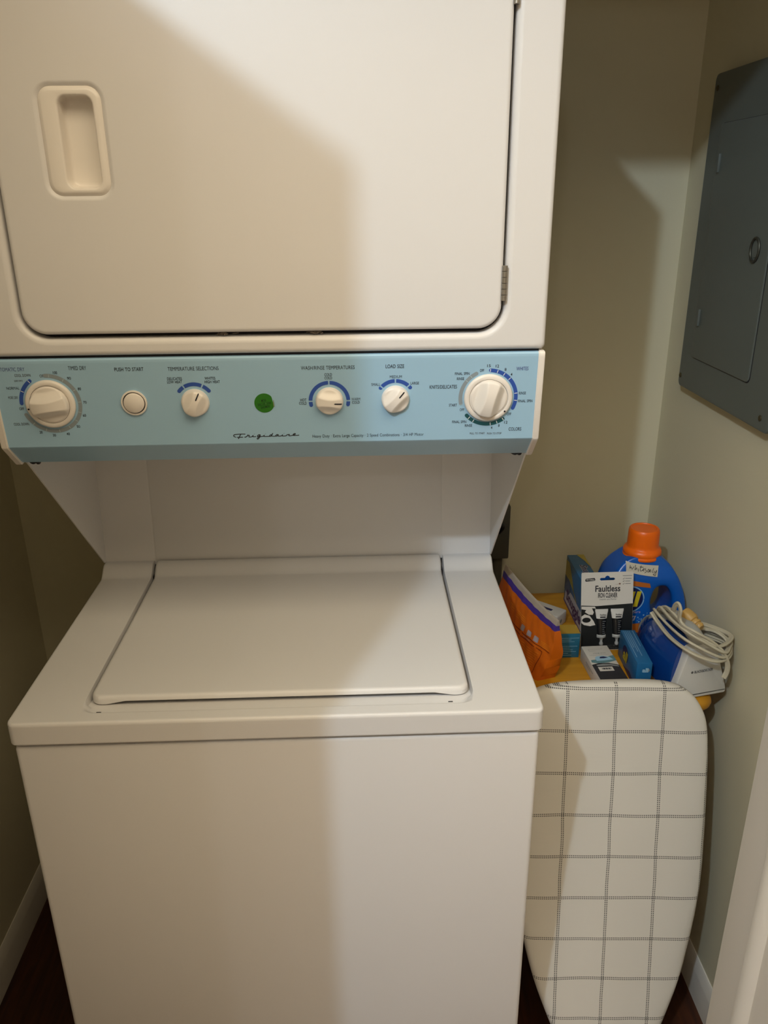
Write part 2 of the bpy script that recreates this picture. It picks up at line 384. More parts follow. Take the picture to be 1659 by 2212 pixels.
# --- dryer cabinet: body and front frame around the door
YD = 0.129; ZD = 1.3575; ZT = 1.862
link('dryer_cabinet', rbox(-W, W, 0.150, 0.78, ZD, ZT, 0.004), ENAMEL, lc)
DX0, DX1, DZ0, DZ1 = -0.2868, 0.2868, 1.3835, 1.800
def fl(e, y, r): return [(x, y, z) for x, z in rrect(-W+e, W-e, ZD+e, ZT-e, r, 10)]
def hl(e, y): return [(x, y, z) for x, z in rrect(DX0-e, DX1+e, DZ0-0.0018-e, DZ1+e, 0.029+e, 10)]
loops = [fl(0, 0.152, 0.006), fl(0, 0.1345, 0.006), fl(0.0008, 0.1318, 0.006), fl(0.0028, 0.1297, 0.006), fl(0.0055, YD, 0.006), fl(0.0065, YD, 0.006),
         hl(0.0115, YD), hl(0.0105, YD), hl(0.0075, YD+0.0010), hl(0.0050, YD+0.0028), hl(0.0038, YD+0.006), hl(0.0035, YD+0.022)]
link('dryer_front', loft(loops), ENAMEL, lc, angle=50)
link('door_gap_shade', slab(DX0-0.02, DX1+0.02, 0.1508-0.003, 0.1508+0.004, DZ0-0.015, DZ1+0.015), DARK, lc, smooth=False)  # dark backing sheet, the shade inside the door gap done in colour
# --- dryer door with its recessed pull
def dlp(e, y): return [(x, y, z) for x, z in rrect(DX0+e, DX1-e, DZ0+e, DZ1-e, max(0.028-e, 0.004), 10)]
HX0, HX1, HZ0, HZ1 = -0.2300, -0.1630, 1.5390, 1.6485
def hp(e, y): return [(x, y, z) for x, z in rrect(HX0-e, HX1+e, HZ0-e, HZ1+e, 0.014+e, 10)]
loops = [dlp(0, 0.147), dlp(0, YD+0.0035), dlp(0.0006, YD+0.0012), dlp(0.0022, YD-0.0005), dlp(0.0045, YD-0.001), dlp(0.006, YD-0.001),
         hp(0.0065, YD-0.001), hp(0.0055, YD-0.001), hp(0.0035, YD-0.0002), hp(0.0018, YD+0.0012), hp(0.0010, YD+0.0018), hp(0.0006, YD+0.018)]
door = link('dryer_door', loft(loops), ENAMEL, lc, angle=50)
PX0, PX1, PZ0, PZ1 = -0.2095, -0.1720, 1.5465, 1.6395
def pk(e, y, dx=0, rr=0.009): return [(x+dx, y, z) for x, z in rrect(PX0-e, PX1+e, PZ0-e, PZ1+e, rr+e, 10)]
loops = [hp(0.0012, YD+0.012), hp(0.0012, YD+0.0022), hp(0.0002, YD+0.0016), hp(-0.0012, YD+0.0002), hp(-0.0028, YD-0.0007), hp(-0.0040, YD-0.0010), pk(0.0024, YD-0.0010), pk(0.0014, YD-0.0007), pk(0.0004, YD+0.0003),
         pk(0.0000, YD+0.002), pk(-0.0004, YD+0.0140), pk(-0.0014, YD+0.0168), pk(-0.0034, YD+0.0180), pk(-0.0060, YD+0.0182)]
link('door_handle', loft(loops, cap1=True), PLASTIC_W, door, angle=60)
for zc in (1.4370, 1.7440):
    ms = []
    for k in range(6):
        z0 = zc-0.0205+k*0.00683
        ms.append(lathe([(0.0029, 0), (0.0033, 0.0004), (0.0033, 0.0060), (0.0029, 0.0064)], 14, Matrix.Translation((DX1+0.0018, YD-0.0012, z0))))
    link('hinge', join(ms), STEEL, door)
# lint caught in the gap under the door
LINT = mat('grey_lint', (0.16, 0.13, 0.10, 1), 0.9)
for x in (-0.045, 0.062):
    ms = []
    for k in range(9):
        p = Vector((x+random.uniform(-0.009, 0.009), 0.1335+random.uniform(-0.001, 0.003), 1.3815+random.uniform(-0.001, 0.001)))
        ms.append(sweep(spline([p, p+Vector((random.uniform(-.006, .006), 0, random.uniform(-.002, .002))), p+Vector((random.uniform(-.01, .01), 0, random.uniform(-.002, .002)))], 4), circ(0.0005, 5)))
    link('lint_tuft', join(ms), LINT, lc)
# --- control console
KT = 0.08
def CPy(z): return 0.130+(1.3545-z)*KT
UP = Vector((0, -KT, 1)).normalized()
def CP(x, z, off=0.0):
    M = frame((x, CPy(z), z), (1, 0, 0), UP); return M @ Matrix.Translation((0, 0, off))
yb = CPy(1.2405)
prof = [(0.150, 1.3545), (0.1345, 1.3545), (0.1322, 1.3538), (0.1307, 1.3520), (CPy(1.3495), 1.3495), (CPy(1.3480), 1.3480), (CPy(1.2430), 1.2430), (yb-0.0001, 1.2414), (yb+0.0006, 1.2402), (yb+0.0018, 1.2390), (0.1690, 1.2128), (0.1715, 1.2112), (0.176, 1.2110), (0.30, 1.2160)]
con = link('control_console', loft([[(x, a, b) for a, b in prof] for x in (-0.3345, 0.3355)], closed=False), CONSOLE, lc, angle=25)
link('console_underside', slab(-0.334, 0.335, 0.174, 0.47, 1.2165, 1.2185), ENAMEL, lc, smooth=False)
link('console_seam', slab(-0.3345, 0.3365, 0.1365, 0.155, 1.3535, 1.3585), DARK, lc, smooth=False)
capp = [(0.150, 1.3555), (0.1325, 1.3555), (0.1300, 1.3545), (0.1285, 1.3525), (CPy(1.3480)-0.0022, 1.3480), (yb-0.0022, 1.2415), (yb-0.0012, 1.2395), (yb+0.0012, 1.2372), (0.1690, 1.2092), (0.1720, 1.2080), (0.190, 1.2100), (0.190, 1.3555)]
for x0, x1 in ((-0.3435, -0.3345), (0.3355, 0.3435)):
    me = loft([[(x, a, b) for a, b in capp] for x in (x0, x1)], True, True)
    bm = bmesh.new(); bm.from_mesh(me); ed = [e for e in bm.edges if e.calc_face_angle(0) > 1.2 and abs(e.verts[0].co.x-e.verts[1].co.x) < 1e-5]
    bmesh.ops.bevel(bm, geom=ed, offset=0.0011, segments=2, affect='EDGES'); bm.to_mesh(me); bm.free()
    link('console_end_cap', me, PLASTIC_W, lc, angle=40)
for x in (-0.318, 0.3285):
    link('clip_screw', join([lathe([(0.0035, 0), (0.0035, 0.004), (0.002, 0.006)], 12, frame((x, 0.181, 1.2115), (1, 0, 0), (0, -1, 0))), sweep(spline([(x, 0.181, 1.210), (x-0.006, 0.179, 1.2075), (x-0.011, 0.181, 1.2095)], 4), circ(0.0016, 6))]), BLACK, lc)
# legends printed on the console: text, centre x, centre z, width, ink
LEG = [('AUTOMATIC DRY', -0.3126, 1.3425, 0.0361, 'v'), ('TIMED DRY', -0.231, 1.3429, 0.0218, 'k'), ('COOL DOWN', -0.2985, 1.3348, 0.0195, 'g'), ('(LESS DRY)', -0.3047, 1.3279, 0.0101, 'g'),
('NORMAL', -0.3133, 1.3189, 0.0157, 'k'), ('MORE DRY', -0.3155, 1.3069, 0.0118, 'g'), ('OFF', -0.2748, 1.3338, 0.0064, 'g'), ('OFF', -0.308, 1.2924, 0.0057, 'k'), ('COOL DOWN', -0.3123, 1.2724, 0.0189, 'g'),
('100', -0.2587, 1.3376, 0.0053, 'k'), ('90', -0.243, 1.3303, 0.0045, 'k'), ('80', -0.2327, 1.3167, 0.004, 'k'), ('70', -0.2288, 1.2994, 0.004, 'k'), ('60', -0.2322, 1.2825, 0.004, 'k'), ('50', -0.2422, 1.268, 0.004, 'k'),
('40', -0.2566, 1.2584, 0.004, 'k'), ('30', -0.2741, 1.2569, 0.0038, 'k'), ('20', -0.2901, 1.2612, 0.0037, 'k'), ('PUSH TO START', -0.1686, 1.3404, 0.0353, 'k'), ('TEMPERATURE SELECTIONS', -0.0905, 1.34, 0.062, 'k'),
('DELICATES', -0.1147, 1.3276, 0.0181, 'k'), ('LOW HEAT', -0.1151, 1.3235, 0.0181, 'k'), ('WHITES', -0.0712, 1.3275, 0.0131, 'k'), ('HIGH HEAT', -0.0688, 1.323, 0.0188, 'k'), ('WASH/RINSE TEMPERATURES', 0.0746, 1.3385, 0.0662, 'k'),
('COLD', 0.0747, 1.3297, 0.0094, 'k'), ('COLD', 0.0747, 1.3254, 0.0095, 'k'), ('HOT', 0.0424, 1.2977, 0.0077, 'k'), ('COLD', 0.0416, 1.2933, 0.0096, 'k'), ('WARM', 0.1082, 1.2976, 0.0111, 'k'), ('COLD', 0.1083, 1.2934, 0.0096, 'k'),
('LOAD SIZE', 0.1575, 1.3389, 0.0229, 'k'), ('MEDIUM', 0.1586, 1.3255, 0.015, 'k'), ('SMALL', 0.1336, 1.3161, 0.0113, 'k'), ('LARGE', 0.1823, 1.317, 0.0106, 'k'),
('Heavy Duty · Extra Large Capacity · 2 Speed Combinations · 3/4 HP Motor', 0.1231, 1.2486, 0.1428, 'k'),
('FINAL SPIN', 0.2414, 1.3282, 0.0182, 'k'), ('RINSE', 0.2396, 1.3217, 0.0091, 'k'), ('KNITS/DELICATES', 0.2182, 1.3116, 0.0344, 'k'), ('START', 0.2311, 1.2875, 0.0102, 'k'), ('OFF', 0.2428, 1.2812, 0.0057, 'k'), ('OFF', 0.266, 1.3319, 0.0052, 'k'),
('15', 0.2744, 1.3376, 0.0043, 'k'), ('12', 0.285, 1.3371, 0.004, 'k'), ('8', 0.2954, 1.3326, 0.0023, 'k'), ('4', 0.3033, 1.3262, 0.0023, 'k'), ('WHITES', 0.3165, 1.3334, 0.0151, 'v'), ('RINSE', 0.3187, 1.3018, 0.0088, 'k'),
('FINAL SPIN', 0.323, 1.2914, 0.0183, 'k'), ('OFF', 0.3034, 1.2745, 0.0054, 'k'), ('12', 0.2999, 1.2634, 0.0042, 'k'), ('8', 0.2912, 1.2592, 0.0018, 'k'), ('4', 0.2819, 1.2565, 0.002, 'k'), ('COLORS', 0.3123, 1.2541, 0.0164, 'k'),
('FINAL SPIN', 0.2398, 1.2651, 0.0181, 'k'), ('RINSE', 0.252, 1.2599, 0.0095, 'k'), ('PULL TO START', 0.2638, 1.249, 0.0192, 'g'), ('PUSH TO STOP', 0.2858, 1.2486, 0.0186, 'g')]
INK = {'k': BLACK, 'g': GREYPR, 'v': VIOLETPR}
for s, x, z, wd, ink in LEG:
    big = s in ('AUTOMATIC DRY', 'TIMED DRY', 'PUSH TO START', 'TEMPERATURE SELECTIONS', 'WASH/RINSE TEMPERATURES', 'LOAD SIZE', 'KNITS/DELICATES', 'COLORS') or (s == 'WHITES' and x > 0)
    ht = 0.0047 if big else (0.0054 if s.startswith('Heavy') else (0.0036 if s[0].isdigit() else (0.0027 if ink == 'g' and len(s) > 9 else 0.0036)))
    link('legend', text(s, wd, ht, CP(x, z, 0.00025), bold=-0.002 if 'M' in s else 0.008), INK[ink], con, smooth=False)
# brand script, drawn with a pen
def fs(L): return [[((X-75)/10.37*0.000588, (225-Y)/10.37*0.00062) for X, Y in s] for s in L]
FR = fs([[(130, 232), (95, 215), (78, 195), (100, 172), (170, 163), (260, 160), (345, 162)], [(245, 163), (225, 190), (200, 235), (178, 268)], [(155, 232), (215, 231), (285, 231)],
 [(320, 231), (360, 225), (390, 200), (400, 180), (405, 192), (430, 190), (428, 205), (420, 225), (450, 230), (490, 222), (520, 192)], [(520, 190), (505, 220), (530, 226), (580, 222)], [(545, 164), (549, 168)],
 [(680, 185), (650, 180), (620, 200), (610, 222), (640, 220), (680, 186), (655, 240), (630, 275), (605, 278), (605, 262), (640, 240), (700, 222), (740, 218), (772, 192), (757, 218), (800, 224), (880, 222)], [(795, 164), (799, 168)],
 [(940, 190), (910, 188), (885, 212), (895, 224), (925, 212), (962, 152)], [(962, 152), (935, 205), (940, 220), (1000, 222), (1025, 220)], [(1080, 186), (1050, 186), (1022, 212), (1035, 222), (1065, 210), (1088, 186), (1072, 215), (1100, 222), (1150, 216), (1185, 190), (1168, 216), (1200, 222), (1260, 214), (1288, 185)], [(1212, 160), (1216, 164)],
 [(1288, 185), (1300, 192), (1335, 186), (1318, 214), (1350, 218), (1410, 208), (1460, 188), (1468, 172), (1440, 172), (1415, 198), (1430, 214), (1480, 212), (1530, 212), (1550, 202)]])
link('brand_lettering', pen(FR, 0.00052, CP(-0.0490, 1.2500, 0.0002), 3), BLACK, con)
# green protective-film sticker with a lifted edge
pts = []
for i in range(40):
    a = 2*PI*i/40; rr = 0.0125
    if -0.35 < (a if a < PI else a-2*PI) < 0.75: rr = 0.0125-0.0018*math.sin((((a if a < PI else a-2*PI)+0.35)/1.1)*PI)
    pts.append((rr*math.cos(a), rr*math.sin(a)))
stk = link('film_sticker', loft([L3(pts, 0), L3(pts, 0.00045)], True, True, CP(-0.0066, 1.2945)), STICK, lc, smooth=False)
link('sticker_lettering', text('REMOVE\nPROTECTIVE\nFILM', 0.0170, 0.0118, CP(-0.0066, 1.2937, 0.0006) @ Matrix.Rotation(math.radians(190), 4, 'Z'), bold=0.01), STICKTX, stk, smooth=False)
link('lifted_edge', loft([[(0.0112, -0.0045, 0.0005), (0.0108, 0.0005, 0.0005), (0.0115, 0.004, 0.0005)], [(0.0128, -0.0048, 0.002), (0.0122, 0.0005, 0.0022), (0.0120, 0.004, 0.0018)]], closed=False, M=CP(-0.0066, 1.2945)), mat('sticker_back', (0.35, 0.42, 0.22, 1), 0.5), stk)
# knobs
def knobmesh(R, H, D, wr, ang, h0=0.0, nr=26, na=96, rnd=0.0022):
    V = [(0, 0, H)]; F = []; ca, sa = math.cos(ang), math.sin(ang)
    def hz(x, y):
        a = x*ca+y*sa; b = -x*sa+y*ca; wv = wr+0.0022*(a/R)**2
        t = max(0, abs(b)-wv); return (H-0.30*H*(a/R)**2)-(D-0.12*H*(a/R)**2)*sstep(0, 0.0105 if R < 0.02 else 0.0125, t)**0.75
    for k in range(1, nr+1):
        r = R*(k/nr)**0.8
        for i in range(na):
            a = 2*PI*i/na; x, y = r*math.cos(a), r*math.sin(a); z = hz(x, y); e = R-r
            if e < rnd: z = max(h0, z-(rnd-math.sqrt(max(0, rnd*rnd-(rnd-e)**2))))
            V.append((x, y, z))
    for i in range(na): F.append((0, 1+i, 1+(i+1) % na))
    for k in range(nr-1):
        for i in range(na):
            j = (i+1) % na; F.append((1+k*na+i, 1+(k+1)*na+i, 1+(k+1)*na+j, 1+k*na+j))
    b = len(V)
    for i in range(na): a = 2*PI*i/na; V.append((R*1.03*math.cos(a), R*1.03*math.sin(a), h0))
    for i in range(na): j = (i+1) % na; F.append((1+(nr-1)*na+i, b+i, b+j, 1+(nr-1)*na+j))
    return mesh(V, F), hz
def timer(x, z, ang, dot, arcs, R=0.0358):
    M = CP(x, z)
    t = link('timer_knob', lathe([(0.0302, 0), (0.0308, 0.0010), (0.0306, 0.0028), (0.0298, 0.0040), (0.0285, 0.0047), (0.0248, 0.0050), (0.0245, 0.0047), (0.0245, 0.0025), (0.001, 0.0025)], 72, M), PLASTIC_W, lc, angle=50)
    me, hz = knobmesh(0.0234, 0.0168, 0.0108, 0.0052, ang, 0.004); me.transform(M); link('dial_grip', me, PLASTIC_W, t, angle=70)
    link('dial_gap', lathe([(0.0245, 0.0024), (0.0245, 0.0036), (0.0236, 0.0036), (0.0236, 0.0024)], 64, M), DARK, t)
    link('index_dot', disc(0.0012, 0.0053, M @ Matrix.Translation((0.0272*math.cos(dot), 0.0272*math.sin(dot), 0))), BLACK, t, smooth=False)
    for a0, a1, ticks, ma in arcs:
        link('scale_arc', arc(R, 0.0047, a0, a1, (), M, 0.0003), ma, t, smooth=False)
        for k in ticks:
            a = math.radians(k); link('scale_tick', quad(R-0.0019, R+0.0019, -0.0004, 0.0004, 0.0006, M @ Matrix.Rotation(a, 4, 'Z')), WHITEPR if ma is not SILVERPR else TICKG, t, smooth=False)
    return t
TICKG = mat('pale_tick_print', (0.42, 0.52, 0.55, 1), 0.5)
timer(-0.2708, 1.2983, math.radians(8), math.radians(191), [(121, 182, (127, 153), BLUEPR), (-161, 95, (84, 56, 28, 2.6, -19, -39, -60, -82.6, -109, -135), SILVERPR)])
timer(0.2754, 1.2968, math.radians(76), math.radians(-39), [(-28, 91, (88, 73, 58, 43, 8.5, -7), BLUEPR), (113.5, 195.5, (129.6, 142, 194), SILVERPR), (217.5, 309, (228.6, 240, 277, 291, 305), GREENPR)], 0.0352)
def selector(x, z, ang, a0, a1, gaps):
    M = CP(x, z)
    me, hz = knobmesh(0.0172, 0.0118, 0.0062, 0.0036, ang, rnd=0.0032); me.transform(M)
    k = link('selector_knob', me, PLASTIC_W, lc, angle=70)
    c = Matrix.Rotation(ang, 4, 'Z')
    row = [0.0062+0.0098*i/10 for i in range(11)]; PV = []; PF = []
    for a in row:
        ends = min(1, (a-0.0062)/0.0007+0.35, (0.0160-a)/0.0007+0.35)
        zz = hz(a*math.cos(ang), a*math.sin(ang)); e = 0.0172-a; zz -= (0.0032-math.sqrt(max(0, 0.0032**2-(0.0032-e)**2))) if e < 0.0032 else 0
        for sg in (-1, 1): PV.append((a, sg*0.00085*ends, zz+0.0003))
    for i in range(10): PF.append((2*i, 2*i+2, 2*i+3, 2*i+1))
    link('pointer_mark', mesh(PV, PF, M @ c, recalc=False), BLACK, k, smooth=False)
    link('scale_arc', arc(0.0237, 0.0047, a0, a1, gaps, M), BLUEPR, k, smooth=False)
selector(-0.0925, 1.2966, math.radians(64), 33.6, 146, (63.7, 121))
selector(0.0751, 1.2958, math.radians(-6), -18, 198, (0, 90, 180))
selector(0.1581, 1.2967, math.radians(47), 33, 147, (46, 90, 137))
M = CP(-0.1679, 1.2979)
btn = link('start_button', lathe([(0.0001, 0.0040), (0.0120, 0.0040), (0.0126, 0.0034), (0.0128, 0.0005)][::-1], 48, M), PLASTIC_W, lc, angle=50)
link('button_collar', lathe([(0.0158, 0), (0.0163, 0.0012), (0.0160, 0.0022), (0.0142, 0.0026), (0.0139, 0.0022), (0.0139, 0.0003)], 56, M), PLASTIC_W, btn)
link('button_gap', lathe([(0.0140, 0.0004), (0.0140, 0.0010), (0.0127, 0.0010), (0.0127, 0.0004)], 48, M), DARK, btn)

# ================================================================== ELECTRICAL PANEL ON THE RIGHT WALL
ep = thing('electrical_panel', 'grey metal breaker panel cover on the right wall', 'breaker panel', (XR, 0.55, 1.45))
def inv(o): return Matrix.Translation(-Vector(o.location))
PM = frame((0, 0, 0), (0, -1, 0), (0, 0, 1))     # local x towards the door, y up, z out of the wall (-x)
PE = Matrix.Translation((-XR, -0.55, -1.45))
XP = 0.762
def pe(x, y, z): return Vector((x-XR, y-0.55, z-1.45))
def prr(y0, y1, z0, z1, r, x): return [tuple(pe(x, a, b)) for a, b in rrect(y0, y1, z0, z1, r, 6)]
y0, y1, z0, z1 = 0.360, 0.7405, 1.1730, 1.7330
link('cover_plate', loft([prr(y0, y1, z0, z1, 0.012, XR-0.0005), prr(y0, y1, z0, z1, 0.012, XP+0.003), prr(y0+.001, y1-.001, z0+.001, z1-.001, 0.011, XP+0.0008), prr(y0+.003, y1-.003, z0+.003, z1-.003, 0.010, XP), prr(y0+.004, y1-.004, z0+.004, z1-.004, 0.009, XP)], cap1=True), PANELG, ep)
a0, a1, b0, b1 = 0.4435, 0.688, 1.2395, 1.6490
link('door_gap', loft([prr(a0-.0016, a1+.0004, b0-.0016, b1+.0008, 0.012, XP+0.0005), prr(a0-.0016, a1+.0004, b0-.0016, b1+.0008, 0.012, XP-0.0004)], cap1=True), DARK, ep, smooth=False)
pd = link('panel_door', loft([prr(a0, a1, b0, b1, 0.011, XP+0.0005), prr(a0, a1, b0, b1, 0.011, XP-0.0016), prr(a0+.001, a1-.001, b0+.001, b1-.001, 0.010, XP-0.0024), prr(a0+.002, a1-.002, b0+.002, b1-.002, 0.009, XP-0.0026)], cap1=True), PANELG, ep)
for zz in (1.5845, 1.3160):
    link('door_hinge', rbox(XP-0.0065, XP, a1-0.021, a1-0.016, zz-0.0155, zz+0.0155, 0.001, 2, PE), PANELG, ep)
ring = [(0.0, 0.0145*math.cos(t)*1.0, 0.0185*math.sin(t)) for t in [2*PI*i/40 for i in range(40)]]
rc_ = pe(XP-0.0045, 0.4855, 1.4490)
link('pull_ring', sweep([Vector(q)+rc_ for q in ring], circ(0.0021, 8), closed=True, up=(1, 0, 0)), RINGM, pd)
link('pull_plate', loft([[tuple(rc_+Vector((0.0022, q[1]*0.72, q[2]*0.72))) for q in ring], [tuple(rc_+Vector((0.0008, q[1]*0.66, q[2]*0.66))) for q in ring]], cap1=True), PANELG, pd)
for yy, zz in ((0.7255, 1.7090), (0.7295, 1.1945), (0.3880, 1.1945), (0.3880, 1.7090)):
    link('cover_screw', lathe([(0.0048, 0), (0.0046, 0.0016), (0.0026, 0.0026), (0.0005, 0.0028)], 16, frame(pe(XP, yy, zz), (0, -1, 0), (0, 0, 1))), SCREWM, ep)

# ================================================================== OUTLET BOX BEHIND THE WASHER
ob = thing('outlet_box', 'dark grey metal outlet box on the back wall behind the washer', 'outlet', (0.405, YB, 0.81))
link('box', rbox(-0.044, 0.0440, -0.045, -0.0005, -0.055, 0.075, 0.003, 2), mat('outlet_grey', (0.075, 0.072, 0.058, 1), 0.5), ob)
link('conduit', sweep([(0.022, -0.02, -0.054), (0.022, -0.02, -0.30)], circ(0.0125, 14), up=(1, 0, 0)), mat('conduit_grey', (0.10, 0.095, 0.075, 1), 0.45), ob)
link('power_cord', sweep(spline([(0.018, -0.046, 0.012), (0.026, -0.058, 0.030), (0.018, -0.075, 0.042), (-0.015, -0.085, 0.03), (-0.05, -0.08, -0.03)], 8), circ(0.0048, 10)), BLACK, ob)

# ================================================================== TABLE
ZTAB = 0.690
tb = thing('side_table', 'honey coloured wooden side table in the corner beside the washer', 'table', (0.548, 0.555, 0))
lp = [];  TX0, TX1, TY0, TY1 = -0.196, 0.196, -0.222, 0.222
for k in range(9):
    a = -PI/2+PI*k/8; e = 0.015*(1-math.cos(a)); lp.append(L3(rrect(TX0+e, TX1-e, TY0+e, TY1-e, 0.035, 8), 0.675+0.015*math.sin(a)))
link('table_top', loft(lp, True, True), TABLEW, tb, angle=50)
for sx in (-1, 1):
    for sy in (-1, 1):
        link('leg', lathe([(0.013, 0), (0.016, 0.06), (0.018, 0.25), (0.021, 0.48), (0.019, 0.56), (0.022, 0.60), (0.022, 0.661)], 20, Matrix.Translation((sx*0.150, sy*0.170, 0))), TABLEW, tb)
for sy in (-1, 1): link('apron', rbox(-0.14, 0.14, sy*0.170-0.009, sy*0.170+0.009, 0.60, 0.661, 0.002), TABLEW, tb)
for sx in (-1, 1): link('apron', rbox(sx*0.150-0.009, sx*0.150+0.009, -0.15, 0.15, 0.60, 0.661, 0.002), TABLEW, tb)

# ================================================================== IRONING BOARD
def cloth():
    M = bpy.data.materials.new('checked_cotton'); M.use_nodes = True; nt = M.node_tree; N = nt.nodes; Lk = nt.links; b = N['Principled BSDF']
    b.inputs['Roughness'].default_value = 0.85
    tc = N.new('ShaderNodeTexCoord'); mp = N.new('ShaderNodeMapping'); mp.inputs['Rotation'].default_value = (0, 0, math.radians(2.4))
    ns = N.new('ShaderNodeTexNoise'); ns.inputs['Scale'].default_value = 9; ns.inputs['Detail'].default_value = 1
    Lk.new(tc.outputs['Object'], ns.inputs['Vector'])
    ad = N.new('ShaderNodeVectorMath'); ad.operation = 'MULTIPLY_ADD'; ad.inputs[1].default_value = (0.005, 0.005, 0); 
    sb = N.new('ShaderNodeVectorMath'); sb.operation = 'SUBTRACT'; sb.inputs[1].default_value = (0.5, 0.5, 0.5)
    Lk.new(ns.outputs['Color'], sb.inputs[0]); Lk.new(sb.outputs[0], ad.inputs[0]); Lk.new(tc.outputs['Object'], ad.inputs[2]); Lk.new(ad.outputs[0], mp.inputs[0])
    sp = N.new('ShaderNodeSeparateXYZ'); Lk.new(mp.outputs[0], sp.inputs[0])
    def mth(op, a, b_=None, c=None):
        n = N.new('ShaderNodeMath'); n.operation = op
        for i, q in enumerate((a, b_, c)):
            if q is None: continue
            if isinstance(q, (int, float)): n.inputs[i].default_value = q
            else: Lk.new(q, n.inputs[i])
        return n.outputs[0]
    def lines(c, other, off, per):
        # distance to the nearest line centre
        t = mth('PINGPONG', mth('ADD', c, off), per/2)
        two = mth('ABSOLUTE', mth('SUBTRACT', t, 0.0016))          # two rows of stitches
        row = mth('LESS_THAN', two, 0.0009)
        dash = mth('GREATER_THAN', mth('SINE', mth('MULTIPLY', other, 2*PI/0.0034)), -0.45)
        return mth('MULTIPLY', row, dash)
    g = mth('MAXIMUM', lines(sp.outputs[0], sp.outputs[1], OFFU, 0.0838), lines(sp.outputs[1], sp.outputs[0], OFFV, 0.0755))
    mx = N.new('ShaderNodeMix'); mx.data_type = 'RGBA'; mx.inputs[6].default_value = (0.70, 0.665, 0.60, 1); mx.inputs[7].default_value = (0.022, 0.021, 0.022, 1)
    Lk.new(mth('MULTIPLY', g, 0.85), mx.inputs[0]); Lk.new(mx.outputs[2], b.inputs['Base Color'])
    # soft wrinkles and weave
    n1 = N.new('ShaderNodeTexNoise'); n1.inputs['Scale'].default_value = 7; n1.inputs['Detail'].default_value = 4; n1.inputs['Distortion'].default_value = 0.5
    mp2 = N.new('ShaderNodeMapping'); mp2.inputs['Scale'].default_value = (1, 2.2, 1); Lk.new(tc.outputs['Object'], mp2.inputs[0]); Lk.new(mp2.outputs[0], n1.inputs['Vector'])
    n2 = N.new('ShaderNodeTexNoise'); n2.inputs['Scale'].default_value = 900; Lk.new(tc.outputs['Object'], n2.inputs['Vector'])
    b1 = N.new('ShaderNodeBump'); b1.inputs['Strength'].default_value = 0.22; b1.inputs['Distance'].default_value = 0.008; Lk.new(n1.outputs['Fac'], b1.inputs['Height'])
    b2 = N.new('ShaderNodeBump'); b2.inputs['Strength'].default_value = 0.12; b2.inputs['Distance'].default_value = 0.0005; Lk.new(n2.outputs['Fac'], b2.inputs['Height']); Lk.new(b1.outputs[0], b2.inputs['Normal'])
    Lk.new(b2.outputs[0], b.inputs['Normal'])
    return M
OFFU, OFFV = 0.0, 0.0
lean = math.atan(0.288)
IBX = 0.5355
ib = thing('ironing_board', 'white ironing board with a grey checked cotton cover leaning beside the washer', 'ironing board', (IBX, 0.09, 0))
ib.rotation_euler = (-(lean-0), 0, 0)   # tilts the top back towards the table
BM = frame((0, 0, 0), (1, 0, 0), (0, 0, 1))      # local: x across, y along the board, z out of its face
half = [(0.0, 0.7815), (0.05, 0.7810), (0.095, 0.7775), (0.125, 0.7695), (0.1455, 0.7560), (0.162, 0.7330), (0.1715, 0.7060), (0.1752, 0.6584), (0.1747, 0.5916), (0.172, 0.5071), (0.167, 0.4219), (0.157, 0.3532), (0.145, 0.2927), (0.130, 0.2321), (0.1075, 0.1668), (0.088, 0.118), (0.065, 0.070), (0.040, 0.032), (0.018, 0.012), (0.0, 0.007)]
right = spline([(a, b, 0) for a, b in half], 5)
outl = [(p.x, p.y) for p in right]+[(-p.x, p.y) for p in right[-2:0:-1]]
outl = outl[::-1]
def inset(P, d):
    n = len(P); out = []
    for i in range(n):
        a = Vector(P[(i-1) % n]); b = Vector(P[(i+1) % n]); t = (b-a).normalized(); nrm = Vector((-t.y, t.x)); q = Vector(P[i])+nrm*d; out.append((q.x, q.y))
    return out
def puff(P, z, amp, sd):
    rr = random.Random(sd); ph = [rr.uniform(0, 6.28) for _ in range(6)]
    return [(x, y, z+amp*(math.sin(70*x+ph[0]+20*y)+0.7*math.sin(110*y+ph[1]+60*x)+0.6*math.sin(160*x-90*y+ph[2]))) for x, y in P]
core = [(x*0.0, max(0.10, min(0.70, y))) for x, y in outl]
lps = [puff(inset(outl, 0.012), -0.031, 0, 1), puff(inset(outl, 0.003), -0.030, 0, 1), puff(inset(outl, -0.000), -0.025, 0, 1), puff(inset(outl, 0.0), -0.012, 0.0, 2), puff(inset(outl, 0.0015), -0.0065, 0.0002, 3), puff(inset(outl, 0.005), -0.0028, 0.0003, 4), puff(inset(outl, 0.010), -0.0010, 0.0004, 5), puff(inset(outl, 0.018), 0.0, 0.00035, 6)]
for f in (0.12, 0.25, 0.4, 0.55, 0.7, 0.85, 1.0):
    A = inset(outl, 0.018); lps.append([(a[0]+(c[0]-a[0])*f, a[1]+(c[1]-a[1])*f, 0.0005*math.sin(9*f)) for a, c in zip(A, core)])
# object space of the cover equals the board's own plane, so the woven check follows it
OFFU = 0.0; OFFV = 0.0
CLOTH = None
def board_part(name, me, ma):
    me.transform(BM); return link(name, me, ma, ib, angle=60)
cov_me = loft(lps, cap0=True)
cov = bpy.data.objects.new('cover', cov_me); C.objects.link(cov); cov.parent = ib; cov.matrix_local = BM
OFFU = 0.0; OFFV = 0.0
